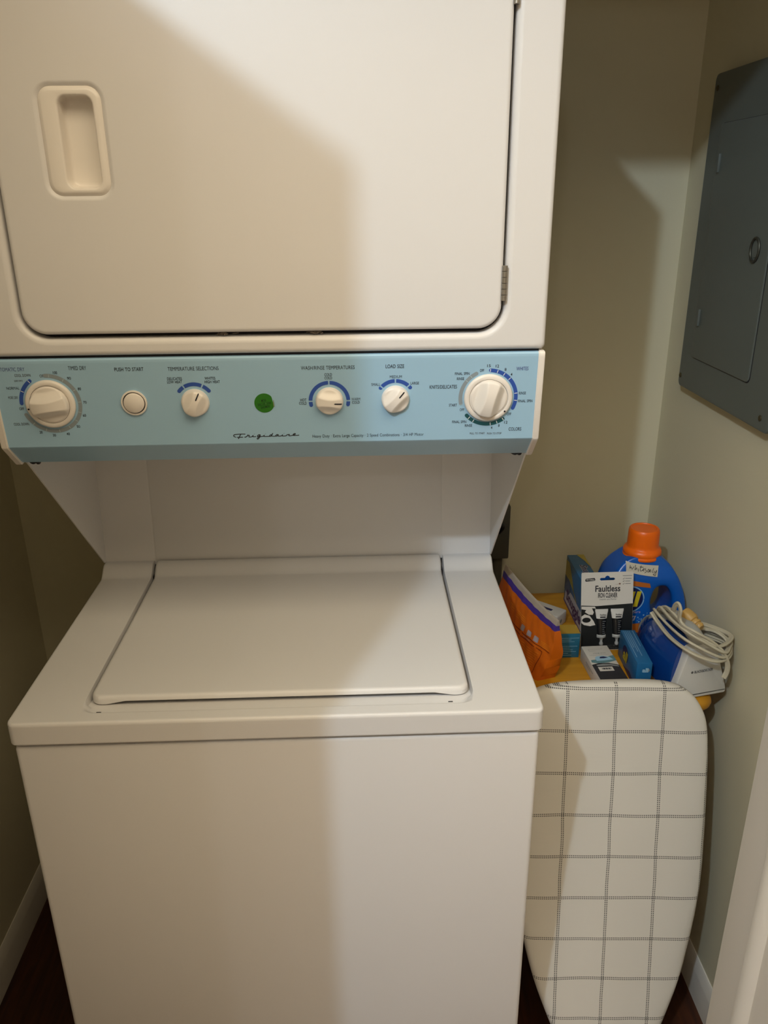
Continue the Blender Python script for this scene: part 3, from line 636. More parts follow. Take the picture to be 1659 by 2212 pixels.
# check lines pass through (x 0.5426-0.5355, 0.695 up the board)
import_th = math.radians(2.4)
cu_, cv_ = 0.0071, 0.6958
ru = cu_*math.cos(import_th)-cv_*math.sin(import_th); rv = cu_*math.sin(import_th)+cv_*math.cos(import_th)
OFFU, OFFV = -ru+0.0838*10, -rv+0.0755*20
CLOTH = cloth()
cov_me.materials.append(CLOTH); cov_me.polygons.foreach_set('use_smooth', [True]*len(cov_me.polygons)); cov_me.set_sharp_from_angle(angle=math.radians(60))
LEGM = mat('board_leg_metal', (0.5, 0.5, 0.48, 1), 0.4, 0.5)
for s in (-1, 1): board_part('folded_leg', sweep([(s*0.05, 0.12, -0.043), (s*0.07, 0.58, -0.043)], circ(0.009, 12)), LEGM)
board_part('leg_foot', sweep([(-0.085, 0.575, -0.043), (0.085, 0.575, -0.043)], circ(0.0095, 12)), LEGM)

# ================================================================== THINGS ON THE TABLE
def card(name, label, cat, x0, x1, y0, y1, z0, z1, ma, rotz=0, r=0.0012):
    cx, cy = (x0+x1)/2, (y0+y1)/2
    t = thing(name, label, cat, (cx, cy, z0), rotz)
    hx, hy = (x1-x0)/2, (y1-y0)/2
    link('carton', rbox(-hx, hx, -hy, hy, 0, z1-z0, r, 2), ma, t); return t, hx, hy, z1-z0
def P_top(h, x=0, y=0, off=0.0003): return frame((x, y, h+off), (1, 0, 0), (0, 1, 0))
def P_front(hy, x=0, z=0, off=0.0003): return frame((x, -hy-off, z), (1, 0, 0), (0, 0, 1))
def P_left(hx, y=0, z=0, off=0.0003): return frame((-hx-off, y, z), (0, -1, 0), (0, 0, 1))    # reads from the left
def P_right(hx, y=0, z=0, off=0.0003): return frame((hx+off, y, z), (0, 1, 0), (0, 0, 1))
BOXW = mat('white_carton', (0.60, 0.575, 0.53, 1), 0.55)
BLUEBOX = mat('cyan_blue_carton', (0.012, 0.125, 0.30, 1), 0.38)
YEL = mat('yellow_print', (0.62, 0.50, 0.02, 1), 0.45)
NAVY = mat('navy_print', (0.006, 0.012, 0.085, 1), 0.45)
PALEB = mat('pale_blue_print', (0.30, 0.50, 0.66, 1), 0.5)
TEAL = mat('teal_print', (0.10, 0.22, 0.25, 1), 0.5)
GREYM = mat('mid_grey_print', (0.22, 0.23, 0.23, 1), 0.5)
def lines(t, nm, F, x0, x1, ys_, th, ma, jag=0.25):
    ms = []
    for k, y in enumerate(ys_):
        e = x0+(x1-x0)*(1-jag*((k*37) % 10)/10); ms.append(quad(x0, e, y-th/2, y+th/2, 0, F))
    link(nm, join(ms), ma, t, smooth=False)
# --- white appliance carton with the picture of an iron
t, hx, hy, h = card('appliance_carton', 'small white carton printed with a picture of an iron', 'box', 0.5345, 0.5855, 0.352, 0.482, ZTAB, 0.7205, BOXW, math.radians(2))
T = lambda x, y, off=0.0003: P_top(h, x, y, off)
link('title_frame', join([quad(-0.016, 0.012, 0.0515, 0.0521, 0, T(0, 0)), quad(-0.016, -0.0155, 0.0455, 0.052, 0, T(0, 0)), quad(-0.016, -0.004, 0.0452, 0.0458, 0, T(0, 0))]), GREYM, t, smooth=False)
link('carton_lettering', text('STEAM IRON', 0.024, 0.0026, T(0.001, 0.037), bold=0.01), GREYM, t, smooth=False)
link('carton_rule', quad(-0.020, 0.018, 0.0305, 0.0309, 0, T(0, 0)), GREYM, t, smooth=False)
link('picture_ground', poly([(-0.023, 0.006), (-0.012, 0.002), (0.008, 0.004), (0.0253, 0.010), (0.0253, 0.028), (0.018, 0.026), (-0.004, 0.016), (-0.022, 0.014)], 0, T(0, 0)), TEAL, t, smooth=False)
link('pictured_iron', poly([(-0.012, 0.010), (-0.013, 0.020), (-0.008, 0.026), (0.004, 0.027), (0.016, 0.022), (0.021, 0.013), (0.006, 0.011)], 0, T(0, 0, 0.0005)), PALEB, t, smooth=False)
link('pictured_handle', poly([(-0.004, 0.0185), (-0.002, 0.0235), (0.005, 0.0245), (0.013, 0.0205), (0.004, 0.018)], 0, T(0, 0, 0.0007)), NAVY, t, smooth=False)
link('dark_band', poly([(-0.0253, -0.002), (-0.010, 0.003), (0.008, 0.002), (0.0253, -0.006), (0.0253, -0.0645), (-0.0253, -0.0645)], 0, T(0, 0, 0.0004)), BLACK, t, smooth=False)
link('grey_sweep', poly([(-0.018, -0.0035), (-0.004, -0.0005), (0.010, -0.002), (0.023, -0.008), (0.023, -0.012), (0.008, -0.0075), (-0.016, -0.0075)], 0, T(0, 0, 0.0006)), GREYM, t, smooth=False)
link('barcode_label', quad(-0.017, 0.010, -0.025, -0.011, 0.0, T(0, 0, 0.0006)), BOXW, t, smooth=False)
link('barcode', join([quad(-0.011+0.0016*k, -0.0102+0.0016*k+0.0004*(k % 3), -0.020, -0.0145, 0, T(0, 0, 0.0008)) for k in range(11)]), BLACK, t, smooth=False)
link('side_print', join([quad(-0.03, 0.012, 0.0165, 0.0185, 0, P_left(hx)), quad(-0.03, -0.002, 0.012, 0.0135, 0, P_left(hx))]), GREYM, t, smooth=False)
# --- small blue detergent carton
t, hx, hy, h = card('detergent_carton', 'small blue carton with a yellow logo next to the clothes iron', 'box', 0.6085, 0.6365, 0.377, 0.497, ZTAB, 0.7450, BLUEBOX, math.radians(-3))
F = P_left(hx, 0.012, 0.030)
link('logo_disc', disc(0.019, 0, P_left(hx, 0.012, 0.030), 40, sx=1.0, sy=0.85), NAVY, t, smooth=False)
link('logo_lettering', text('all', 0.030, 0.024, P_left(hx, 0.010, 0.027, 0.0006), bold=0.035, shear=0.25), YEL, t, smooth=False)
link('side_navy_panel', poly([(-0.02, -0.030), (0.052, -0.030), (0.052, -0.022), (0.02, -0.018)], 0, P_left(hx, 0, 0.031)), NAVY, t, smooth=False)  # navy area along the bottom of the side
lines(t, 'fine_print', frame((0, 0, h+0.0003), (0, -1, 0), (1, 0, 0)), -0.056, 0.040, (-0.009, -0.0055, -0.002, 0.0015, 0.008), 0.0007, PALEB, 0.5)
link('end_emblem', text('all', 0.011, 0.009, P_front(hy, 0.002, 0.040), bold=0.05), PALEB, t, smooth=False)
link('end_emblem_ring', disc(0.0035, 0, P_front(hy, 0.0065, 0.040, 0.0002), 20), GREYM, t, smooth=False)
# --- blue and yellow carton behind the orange pouch
t, hx, hy, h = card('sheet_carton', 'blue carton with a yellow top behind the orange pouch', 'box', 0.4800, 0.5320, 0.4900, 0.5260, ZTAB, 0.7430, mat('deep_cyan_carton', (0.010, 0.115, 0.20, 1), 0.45), 0)
link('yellow_top', quad(-hx, hx, -hy+0.001, hy, 0, P_top(h)), mat('ochre_print', (0.40, 0.25, 0.03, 1), 0.5), t, smooth=False)
lines(t, 'fine_print', P_front(hy), -0.012, 0.024, (0.044, 0.040, 0.036, 0.026, 0.022, 0.018, 0.014, 0.010, 0.006), 0.0007, PALEB, 0.6)
# --- long white carton lying behind the pouch
a = math.atan2(0.602-0.695, 0.533-0.432)
t = thing('white_carton', 'long white carton lying behind the orange pouch', 'box', (0.478, 0.661, ZTAB), a)
hx, hy, h = 0.068, 0.020, 0.030
link('carton', rbox(-hx, hx, -hy, hy, 0, h, 0.003, 3), mat('cream_carton', (0.56, 0.52, 0.46, 1), 0.5), t)
link('emblem', disc(0.0045, 0, frame((hx+0.0003, -0.004, 0.013), (0, 1, 0), (0, 0, 1)), 20), GREYM, t, smooth=False)
link('top_print', quad(0.020, 0.045, -0.006, 0.002, 0, P_top(h)), NAVY, t, smooth=False)
# --- fabric softener sheets, standing carton
SNB = mat('softener_blue', (0.022, 0.13, 0.29, 1), 0.42)
t, hx, hy, h = card('softener_carton', 'tall blue and yellow fabric softener carton behind the hanging card', 'box', 0.5600, 0.5960, 0.5560, 0.7320, ZTAB, 0.8000, SNB, math.radians(-1))
SNY = mat('softener_yellow', (0.42, 0.33, 0.055, 1), 0.45); SNV = mat('softener_violet', (0.10, 0.055, 0.19, 1), 0.45); SNW = mat('softener_white', (0.50, 0.47, 0.50, 1), 0.5); SNG = mat('softener_slate', (0.055, 0.085, 0.16, 1), 0.45)
Lf = lambda off=0.0003: P_left(hx, 0, 0, off)          # x runs from the back edge (-) to the front edge (+)
link('yellow_band', poly([(-0.087, 0.062), (-0.087, 0.100), (-0.060, 0.104), (-0.03, 0.080), (0.0, 0.050), (0.05, 0.03), (0.0, 0.055), (-0.055, 0.066)], 0, Lf()), SNY, t, smooth=False)
link('slate_band', poly([(-0.087, 0.030), (-0.087, 0.064), (-0.045, 0.066), (-0.035, 0.045), (-0.05, 0.030)], 0, Lf(0.0005)), SNG, t, smooth=False)
link('white_band', poly([(-0.080, 0.006), (-0.074, 0.040), (-0.02, 0.046), (0.087, 0.046), (0.087, 0.006)], 0, Lf(0.0004)), SNW, t, smooth=False)
link('violet_base', quad(-0.088, 0.088, 0.0008, 0.0065, 0, Lf(0.0005)), SNV, t, smooth=False)
link('brand_lettering', text('Snuggle', 0.125, 0.034, P_left(hx, 0.004, 0.024, 0.0008), bold=0.03, shear=0.1), mat('softener_plum', (0.055, 0.012, 0.10, 1), 0.5), t, smooth=False)
TM = frame((0, 0, h+0.0004), (0, -1, 0), (1, 0, 0))
link('top_yellow', poly([(-0.088, 0.002), (-0.088, 0.018), (-0.02, 0.018), (-0.055, 0.012)], 0, TM), SNY, t, smooth=False)
link('top_outline', text('Snuggle', 0.078, 0.021, TM @ Matrix.Translation((0.004, 0.001, 0.0001)), bold=0.06, shear=0.1), SNW, t, smooth=False)
link('top_lettering', text('Snuggle', 0.076, 0.019, TM @ Matrix.Translation((0.004, 0.001, 0.0004)), bold=0.015, shear=0.1), NAVY, t, smooth=False)
# --- iron cleaner on a hanging card, leaning against the bottle
hcw, hch = 0.0515, 0.1585
hc = thing('hanging_card', 'white and black hanging card holding two tubes of iron cleaner', 'packaging', (0.5935, 0.5150, ZTAB+0.0005))
lean2 = math.atan2(0.034, 0.153)
HM = frame((0, 0, 0), Vector((1, 0.0, 0.006)), Vector((0.010, math.sin(lean2), math.cos(lean2))))
CARDW = mat('white_card', (0.68, 0.65, 0.60, 1), 0.5); CARDK = mat('black_card', (0.010, 0.012, 0.013, 1), 0.35)
def hang_hole():
    pts = [(-0.0150, 0.1440), (-0.0130, 0.1420), (0.0130, 0.1420), (0.0150, 0.1440), (0.0150, 0.1450), (0.0130, 0.1470), (0.0050, 0.1470), (0.0035, 0.1500), (0.0, 0.1515), (-0.0035, 0.1500), (-0.0050, 0.1470), (-0.0130, 0.1470), (-0.0150, 0.1450)]
    return pts
cu = bpy.data.curves.new('c', 'CURVE'); cu.dimensions = '2D'; cu.fill_mode = 'BOTH'; cu.extrude = 0.0004
for P_ in (rrect(-hcw, hcw, 0, hch, 0.003, 4), hang_hole()):
    s = cu.splines.new('POLY'); s.points.add(len(P_)-1); s.use_cyclic_u = True
    for i, (x, y) in enumerate(P_): s.points[i].co = (x, y, 0, 1)
me = conv(cu); me.transform(HM); link('card_back', me, CARDW, hc, smooth=False)
HF = lambda x=0, y=0, off=0.0008: HM @ Matrix.Translation((x, y, off))
link('black_panel', poly([(-0.0512, 0.0008), (0.0512, 0.0008), (0.0512, 0.0940), (-0.020, 0.0905), (-0.0512, 0.0925)], 0, HF()), CARDK, hc, smooth=False)
link('white_swirl', poly([(-0.0505, 0.070), (-0.044, 0.0745), (-0.034, 0.071), (-0.026, 0.060), (-0.0225, 0.052), (-0.033, 0.050), (-0.045, 0.0525), (-0.0505, 0.057)], 0, HF(0, 0, 0.0010)), CARDW, hc, smooth=False)
link('white_swirl', poly([(-0.0505, 0.0905), (-0.024, 0.0895), (-0.022, 0.0855), (-0.030, 0.0865), (-0.026, 0.078), (-0.028, 0.073), (-0.036, 0.0735), (-0.044, 0.079), (-0.041, 0.083), (-0.0505, 0.085)], 0, HF(0, 0, 0.0010)), CARDW, hc, smooth=False)
link('dark_swirl', disc(0.0085, 0, HF(-0.0405, 0.0625, 0.0012), 28, sy=0.6), CARDK, hc, smooth=False)
link('brand_lettering', text('Faultless', 0.0495, 0.0128, HF(0.001, 0.1255), bold=0.018), BLACK, hc, smooth=False)
link('product_lettering', text('IRON CLEANER', 0.0385, 0.0098, HF(0.001, 0.1120), bold=0.022), BLACK, hc, smooth=False)
link('small_lettering', text('Limpiador para Planchas', 0.0335, 0.0042, HF(0.0015, 0.1035), bold=0.005), GREYM, hc, smooth=False)
star = [(0.0026*(1 if i % 2 == 0 else 0.42)*math.sin(PI*i/5), 0.0026*(1 if i % 2 == 0 else 0.42)*math.cos(PI*i/5)) for i in range(10)]
link('brand_star', join([poly(star, 0, HF(0.0245, 0.1345)), poly([(0.0225, 0.1348), (0.0225, 0.1342), (0.013, 0.1322)], 0, HF())]), mat('brown_print', (0.16, 0.05, 0.025, 1), 0.5), hc, smooth=False)
tag = link('corner_tag', poly([(-0.0440, 0.1420), (-0.0425, 0.1405), (-0.0250, 0.1420), (-0.0240, 0.1440), (-0.0255, 0.1475), (-0.0420, 0.1465), (-0.0440, 0.1445)], 0, HF()), BLACK, hc, smooth=False)
link('tag_lettering', text('NEW FORMULA', 0.0160, 0.0030, HF(-0.0340, 0.1441, 0.0011), bold=0.01), CARDW, tag, smooth=False)
ck = [[(0.0305, 0.1445-0.0052*k), (0.0315, 0.1435-0.0052*k), (0.0335, 0.1462-0.0052*k)] for k in range(3)]
link('check_marks', pen(ck, 0.00035, HF(), 2), BLACK, hc)
lines(hc, 'fine_print', HF(), 0.0300, 0.0485, (0.1505,), 0.0011, GREYM, 0)
lines(hc, 'fine_print', HF(), 0.0352, 0.0475, (0.1448, 0.1396, 0.1344), 0.0012, GREYM, 0.3)
TUBEW = mat('tube_white', (0.66, 0.65, 0.62, 1), 0.28); TUBEK = mat('tube_black', (0.010, 0.011, 0.013, 1), 0.25); TUBEC = mat('tube_clear_cap', (0.42, 0.43, 0.42, 1), 0.2)
def tube_prof(y):
    if y > 0.060: return (0.0128, 0.0018)
    f = (0.060-y)/0.042; return (0.0128-0.0056*f, 0.0018+0.0048*f)
for tx in (-0.0105, 0.0205):
    def el(y, hw, th): return [(tx+hw*math.cos(a)-(0.0012*(0.06-y)/0.04 if False else 0), y, 0.0008+max(0.0002, th*(0.5+0.5*math.sin(a)) if False else th*max(0, math.sin(a)))) for a in [PI*i/14 for i in range(15)]]
    top_ = [0.0835, 0.0805, 0.0655, 0.0600]
    tu = link('tube', loft([el(0.0845, 0.0128, 0.0012), el(0.0800, 0.0128, 0.0016), el(0.0775, 0.0122, 0.0020), el(0.0655, 0.0102, 0.0042)], closed=False, M=HM), TUBEW, hc, angle=70)
    link('tube_body', loft([el(0.0655, 0.0102, 0.0042), el(0.0450, 0.0088, 0.0060), el(0.0330, 0.0082, 0.0068)], closed=False, M=HM), TUBEK, tu, angle=70)
    link('tube_sheen', poly([(tx-0.0068, 0.0775), (tx-0.0048, 0.0775), (tx-0.0022, 0.0360), (tx-0.0038, 0.0360)], 0.0075, HM), TUBEC, tu, smooth=False) if False else None
    link('tube_cap', loft([el(0.0330, 0.0082, 0.0066), el(0.0320, 0.0092, 0.0072), el(0.0268, 0.0090, 0.0072), el(0.0255, 0.0040, 0.0050), el(0.0190, 0.0022, 0.0036), el(0.0150, 0.0040, 0.0046), el(0.0110, 0.0038, 0.0044), el(0.0095, 0.001, 0.0012)], closed=False, M=HM), TUBEC, tu, angle=70)
    link('tube_lettering', join([text('Faultless', 0.0120, 0.0036, HM @ Matrix.Translation((tx+0.002, 0.0735, 0.0050)), bold=0.01), quad(-0.0040, 0.0070, 0.0675, 0.0700, 0.0052, HM @ Matrix.Translation((tx, 0, 0)))]), BLACK, tu, smooth=False)
    lines(tu, 'tube_print', HM @ Matrix.Translation((tx, 0, 0.0078)), 0.0, 0.0062, (0.061, 0.057, 0.053, 0.049, 0.045, 0.041, 0.037), 0.0009, GREYM, 0.5)
link('foot_print', join([text('NET WT 2 TUBES', 0.040, 0.0040, HF(0.022, 0.0085), bold=0.01), quad(0.004, 0.048, 0.0040, 0.0046, 0, HF())]), GREYM, hc, smooth=False)

# --- orange stand-up pouch
po = thing('detergent_pouch', 'orange plastic pouch with a blue zip band next to the washer', 'pouch', (0.44, 0.50, ZTAB))
n0 = Vector((0.452, 0.418, ZTAB)); f0 = Vector((0.392, 0.612, ZTAB)); n1 = Vector((0.4635, 0.403, 0.8215)); f1 = Vector((0.3975, 0.580, 0.8530))
ax = (f0-n0).normalized(); side = Vector((-ax.y, ax.x, 0)); side = side if side.x < 0 else -side
def pouch_pt(s, t, sgn, extra=0.0):
    b = n0.lerp(f0, s); c = n1.lerp(f1, s); p = b.lerp(c, t)
    sag = 0.004*math.sin(PI*s)*t*0; p = p+Vector((0, 0, -0.006*math.sin(PI*s)*t))
    belly = 0.030*(1-t)**0.75*(0.35+0.65*math.sin(PI*min(1, max(0, 0.06+0.88*s)))**0.6)
    bul = 0.017*math.exp(-((s-0.0)/0.18)**2)*math.sin(PI*min(1, t*1.15)) if t < 0.87 else 0     # the near side edge swells towards the viewer
    p = p+Vector((0.45, -0.35, 0))*bul
    wr = 0.0011*math.sin(34*s+9*t)*math.sin(7*t+2)+0.0008*math.sin(61*s-23*t)
    wr *= (1-t)**0.3
    return p+side*sgn*(belly+0.0006+wr+extra)
NS, NT = 40, 36
V = []; F = []; mi = []
for sgn in (1, -1):
    for j in range(NT+1):
        for i in range(NS+1): V.append(pouch_pt(i/NS, j/NT, sgn)-Vector((0.44, 0.50, ZTAB)))
def vid(k, i, j): return k*(NS+1)*(NT+1)+j*(NS+1)+i
for k in (0, 1):
    for j in range(NT):
        for i in range(NS):
            q = (vid(k, i, j), vid(k, i+1, j), vid(k, i+1, j+1), vid(k, i, j+1)); F.append(q if k else q[::-1]); tt = (j+0.5)/NT
            mi.append((3 if k == 1 else 0) if tt < 0.825 else (1 if tt < 0.905 else 2))
for j in range(NT):
    F.append((vid(0, 0, j), vid(1, 0, j), vid(1, 0, j+1), vid(0, 0, j+1))); mi.append(0 if (j+.5)/NT < 0.825 else (1 if (j+.5)/NT < 0.905 else 2)); F.append((vid(0, NS, j), vid(0, NS, j+1), vid(1, NS, j+1), vid(1, NS, j))); mi.append(0)
for i in range(NS): F.append((vid(0, i, 0), vid(0, i+1, 0), vid(1, i+1, 0), vid(1, i, 0))); mi.append(0)
for i in range(NS): F.append((vid(0, i, NT), vid(1, i, NT), vid(1, i+1, NT), vid(0, i+1, NT))); mi.append(2)
me = mesh(V, F)
ORANGE = mat('orange_film', (0.62, 0.13, 0.006, 1), 0.30, bump=(45, 0.25, 0.003)); BANDB = mat('zip_blue', (0.055, 0.030, 0.26, 1), 0.4); SEALW = mat('seal_film', (0.40, 0.34, 0.27, 1), 0.4); POUCHB = mat('pouch_back', (0.48, 0.42, 0.35, 1), 0.4)
body = link('pouch_body', me, ORANGE, po, angle=70)
for q in (BANDB, SEALW, POUCHB): me.materials.append(q)
me.polygons.foreach_set('material_index', mi)
DKO = mat('dark_orange_print', (0.20, 0.022, 0.003, 1), 0.4); YLO = mat('yellow_orange_print', (0.75, 0.27, 0.02, 1), 0.4); ICO = mat('pictogram_print', (0.36, 0.31, 0.34, 1), 0.4)
def patch(s0, s1, t0, t1, ns=6, nt=2, ex=0.0006):
    V = []; F = []
    for j in range(nt+1):
        for i in range(ns+1): V.append(pouch_pt(s0+(s1-s0)*i/ns, t0+(t1-t0)*j/nt, 1, ex)-Vector((0.44, 0.50, ZTAB)))
    for j in range(nt):
        for i in range(ns): a = j*(ns+1)+i; F.append((a, a+1, a+ns+2, a+ns+1))
    return mesh(V, F, recalc=False)
link('panel_outline', join([patch(0.02, 0.98, 0.475, 0.487, 16, 1), patch(0.10, 0.98, 0.425, 0.437, 16, 1), patch(0.10, 0.106, 0.05, 0.43, 1, 8), patch(0.53, 0.535, 0.05, 0.43, 1, 8)]), DKO, body, smooth=False)
link('fine_print', join([patch(0.13, 0.13+0.38*(0.7+0.3*((k*7) % 4)/3), 0.055+0.034*k, 0.062+0.034*k, 8, 1) for k in range(10)]+[patch(0.58, 0.58+0.35*(0.7+0.3*((k*5) % 4)/3), 0.055+0.034*k, 0.062+0.034*k, 8, 1) for k in range(10)]), YLO, body, smooth=False)
link('fine_print', join([patch(0.40, 0.56, 0.60+0.028*k, 0.607+0.028*k, 4, 1) for k in range(4)]+[patch(0.62, 0.72, 0.62+0.03*k, 0.628+0.03*k, 4, 1) for k in range(3)]+[patch(0.03, 0.14, 0.50+0.022*k, 0.506+0.022*k, 4, 1) for k in range(4)]), YLO, body, smooth=False)
for s in (0.17, 0.27, 0.38): link('pictogram', patch(s, s+0.055, 0.505, 0.585, 3, 3), ICO, body, smooth=False)
link('pink_tab', patch(0.26, 0.36, 0.443, 0.470, 5, 1), mat('salmon_print', (0.50, 0.19, 0.10, 1), 0.45), body, smooth=False)

# --- detergent bottle
bo = thing('detergent_bottle', 'blue laundry detergent bottle with an orange cap and a taped paper note', 'bottle', (0.688, 0.612, ZTAB))
BO = Vector((0.688, 0.612, ZTAB))
out = [(0.609, 0.6905), (0.603, 0.700), (0.601, 0.740), (0.602, 0.775), (0.606, 0.798), (0.613, 0.820), (0.624, 0.839), (0.640, 0.854), (0.656, 0.862), (0.680, 0.865), (0.704, 0.862), (0.718, 0.854), (0.733, 0.839), (0.748, 0.815), (0.760, 0.788), (0.768, 0.758), (0.770, 0.728), (0.767, 0.702), (0.760, 0.6905)]
outp = [(p.x-BO.x, p.y-BO.z) for p in spline([(a, b, 0) for a, b in out], 4)]
hol = [(0.711, 0.801), (0.700, 0.793), (0.695, 0.770), (0.698, 0.745), (0.710, 0.724), (0.725, 0.717), (0.736, 0.727), (0.7395, 0.752), (0.735, 0.780), (0.724, 0.798)]
holp = [(p.x-BO.x, p.y-BO.z) for p in spline([(a, b, 0) for a, b in hol], 4, True)]
cu = bpy.data.curves.new('c', 'CURVE'); cu.dimensions = '2D'; cu.fill_mode = 'BOTH'; cu.extrude = 0.044
for P_ in (outp, holp):
    s = cu.splines.new('POLY'); s.points.add(len(P_)-1); s.use_cyclic_u = True
    for i, (x, y) in enumerate(P_): s.points[i].co = (x, y, 0, 1)
me = conv(cu)
bm = bmesh.new(); bm.from_mesh(me); bmesh.ops.remove_doubles(bm, verts=bm.verts, dist=1e-5); bm.to_mesh(me); bm.free()
me.transform(frame((0, 0, 0), (1, 0, 0), (0, 0, 1)))
me = modmesh(me, [('REMESH', dict(mode='VOXEL', voxel_size=0.0026)), ('SMOOTH', dict(factor=0.5, iterations=34))])
zmin = min(v.co.z for v in me.vertices)
for v in me.vertices:
    v.co.z -= zmin; v.co.y *= 1-0.24*sstep(0.120, 0.166, v.co.z)      # the shoulders draw in towards the neck
BOTB = mat('bottle_blue', (0.003, 0.10, 0.47, 1), 0.28)
bot = link('bottle_body', me, BOTB, bo, angle=80)
bvh = BVHTree.FromPolygons([v.co.copy() for v in me.vertices], [tuple(p.vertices) for p in me.polygons])
def wrap(me2, off=0.0006):
    """lay a flat print (local x,z of the bottle) on the bottle's front"""
    for v in me2.vertices:
        h_ = bvh.ray_cast(Vector((v.co.x, -0.3, v.co.z)), Vector((0, 1, 0)))
        v.co.y = (h_[0].y-off) if h_[0] is not None else -0.03
    me2.update(); return me2
def bflat(pts, n=1): return pts
BF = frame((0, 0, 0), (1, 0, 0), (0, 0, 1))
def grid(c00, c10, c11, c01, nx_, ny_, bow=0.0):
    V = []; F = []
    for j in range(ny_+1):
        for i in range(nx_+1):
            u, v = i/nx_, j/ny_; p = (Vector(c00)*(1-u)+Vector(c10)*u)*(1-v)+(Vector(c01)*(1-u)+Vector(c11)*u)*v
            V.append((p.x, 0, p.y-bow*math.sin(PI*u)))
    for j in range(ny_):
        for i in range(nx_): a = j*(nx_+1)+i; F.append((a, a+1, a+nx_+2, a+nx_+1))
    return mesh(V, F, recalc=False)
def bx(x, z): return (x-BO.x, z-BO.z)
capm = lathe([(0.030, 0), (0.0370, 0.0005), (0.0378, 0.0025), (0.0378, 0.0055), (0.0370, 0.0065), (0.0370, 0.0085), (0.0378, 0.0095), (0.0374, 0.0145), (0.0356, 0.0185), (0.0325, 0.0205), (0.0312, 0.0225), (0.0310, 0.0280), (0.0304, 0.0530), (0.0294, 0.0585), (0.0275, 0.0608), (0.0240, 0.0610), (0.0230, 0.0595), (0.001, 0.0595)], 64, Matrix.Translation((0.680-BO.x, 0.0, 0.1610)))
ORC = mat('cap_orange', (0.92, 0.15, 0.002, 1), 0.35, bump=(300, 0.1, 0.0006))
link('cap', capm, ORC, bo, angle=45)
tp = link('paper_note', wrap(grid(bx(0.6375, 0.8345), bx(0.7005, 0.8225), bx(0.7030, 0.8445), bx(0.6380, 0.8535), 40, 16, 0.0015), 0.0018), mat('masking_tape', (0.58, 0.54, 0.44, 1), 0.7), bo)
def ws(L): return [[((X-100)/18.43*0.00094+0.6335-BO.x, (150-Y)/18.43*0.00106+0.860-BO.z) for X, Y in s] for s in L]
WR = ws([[(340, 385), (325, 490), (375, 440), (410, 520), (485, 430)], [(550, 375), (525, 550), (580, 480), (600, 490), (605, 550)], [(675, 500), (650, 600)], [(690, 440), (694, 446)], [(770, 400), (735, 570), (780, 580), (850, 550)], [(720, 450), (860, 465)], [(850, 555), (890, 530), (870, 505), (835, 540), (840, 580), (900, 580)], [(960, 500), (925, 530), (985, 600), (905, 650)],
 [(1060, 530), (1020, 590), (1040, 630), (1085, 600), (1075, 540), (1060, 530)], [(1090, 560), (1100, 630), (1120, 550), (1150, 570), (1150, 640)], [(1270, 500), (1215, 620), (1250, 655)], [(1290, 590), (1290, 640), (1340, 640), (1385, 565), (1350, 680), (1325, 755), (1235, 710), (1320, 690)]])
wm = pen(WR, 0.00052, BF, 3)
def wrap_keep(me2, off):
    for v in me2.vertices:
        d = v.co.y; h_ = bvh.ray_cast(Vector((v.co.x, -0.3, v.co.z)), Vector((0, 1, 0))); v.co.y = (h_[0].y if h_[0] is not None else -0.03)-off+d
    return me2
link('handwriting', wrap_keep(wm, 0.0024), BLACK, tp)
ORL = mat('label_orange', (0.50, 0.14, 0.02, 1), 0.4)
link('label_stripe', wrap(grid(bx(0.625, 0.8085), bx(0.690, 0.7985), bx(0.687, 0.8085), bx(0.625, 0.8205), 16, 4)), ORL, bo)
LXc, LZc = 0.6495, 0.774
link('label_ring', wrap(arc(0.0285, 0.0020, 0, 359, (), BF @ Matrix.Translation((LXc-BO.x, LZc-BO.z, 0)), 0), 0.0008), PALEB, bo, smooth=False)
dsk = modmesh(disc(0.0262, 0, BF @ Matrix.Translation((LXc-BO.x, LZc-BO.z, 0)), 40), [('TRIANGULATE', {})])
link('label_disc', wrap(dsk, 0.0007), NAVY, bo, smooth=False)
link('logo_lettering', wrap(join([grid(bx(0.645+0.0125*k, 0.7575), bx(0.6535+0.0125*k, 0.7575), bx(0.6595+0.0125*k, 0.7920), bx(0.6505+0.0125*k, 0.7920), 3, 6) for k in (0, 1)]), 0.0012), YEL, bo)
link('label_lettering', wrap(text('stainlifters', 0.045, 0.006, BF @ Matrix.Translation((0.652-BO.x, 0.7455-BO.z, 0)), bold=0.02), 0.0010), mat('lilac_print', (0.33, 0.28, 0.50, 1), 0.5), bo, smooth=False)
link('label_lettering', wrap(text('OXI', 0.030, 0.011, BF @ Matrix.Translation((0.651-BO.x, 0.7310-BO.z, 0)), bold=0.03, shear=0.2), 0.0010), mat('lavender_print', (0.55, 0.50, 0.62, 1), 0.5), bo, smooth=False)
bub = []
for k in range(14): bub.append(disc(random.uniform(0.0008, 0.002), 0, BF @ Matrix.Translation((random.uniform(0.670, 0.692)-BO.x, random.uniform(0.722, 0.742)-BO.z, 0)), 10))
link('label_bubbles', wrap(join(bub), 0.0008), PALEB, bo, smooth=False)
link('label_foot', wrap(grid(bx(0.612, 0.697), bx(0.694, 0.697), bx(0.694, 0.7205), bx(0.612, 0.714), 14, 4)), ORL, bo)

# --- clothes iron lying on its sole, tail towards the door
th = math.radians(13)
ir = thing('clothes_iron', 'blue and white clothes iron with its cream cord wound around it', 'iron', (0.7120, 0.3455, ZTAB), th)
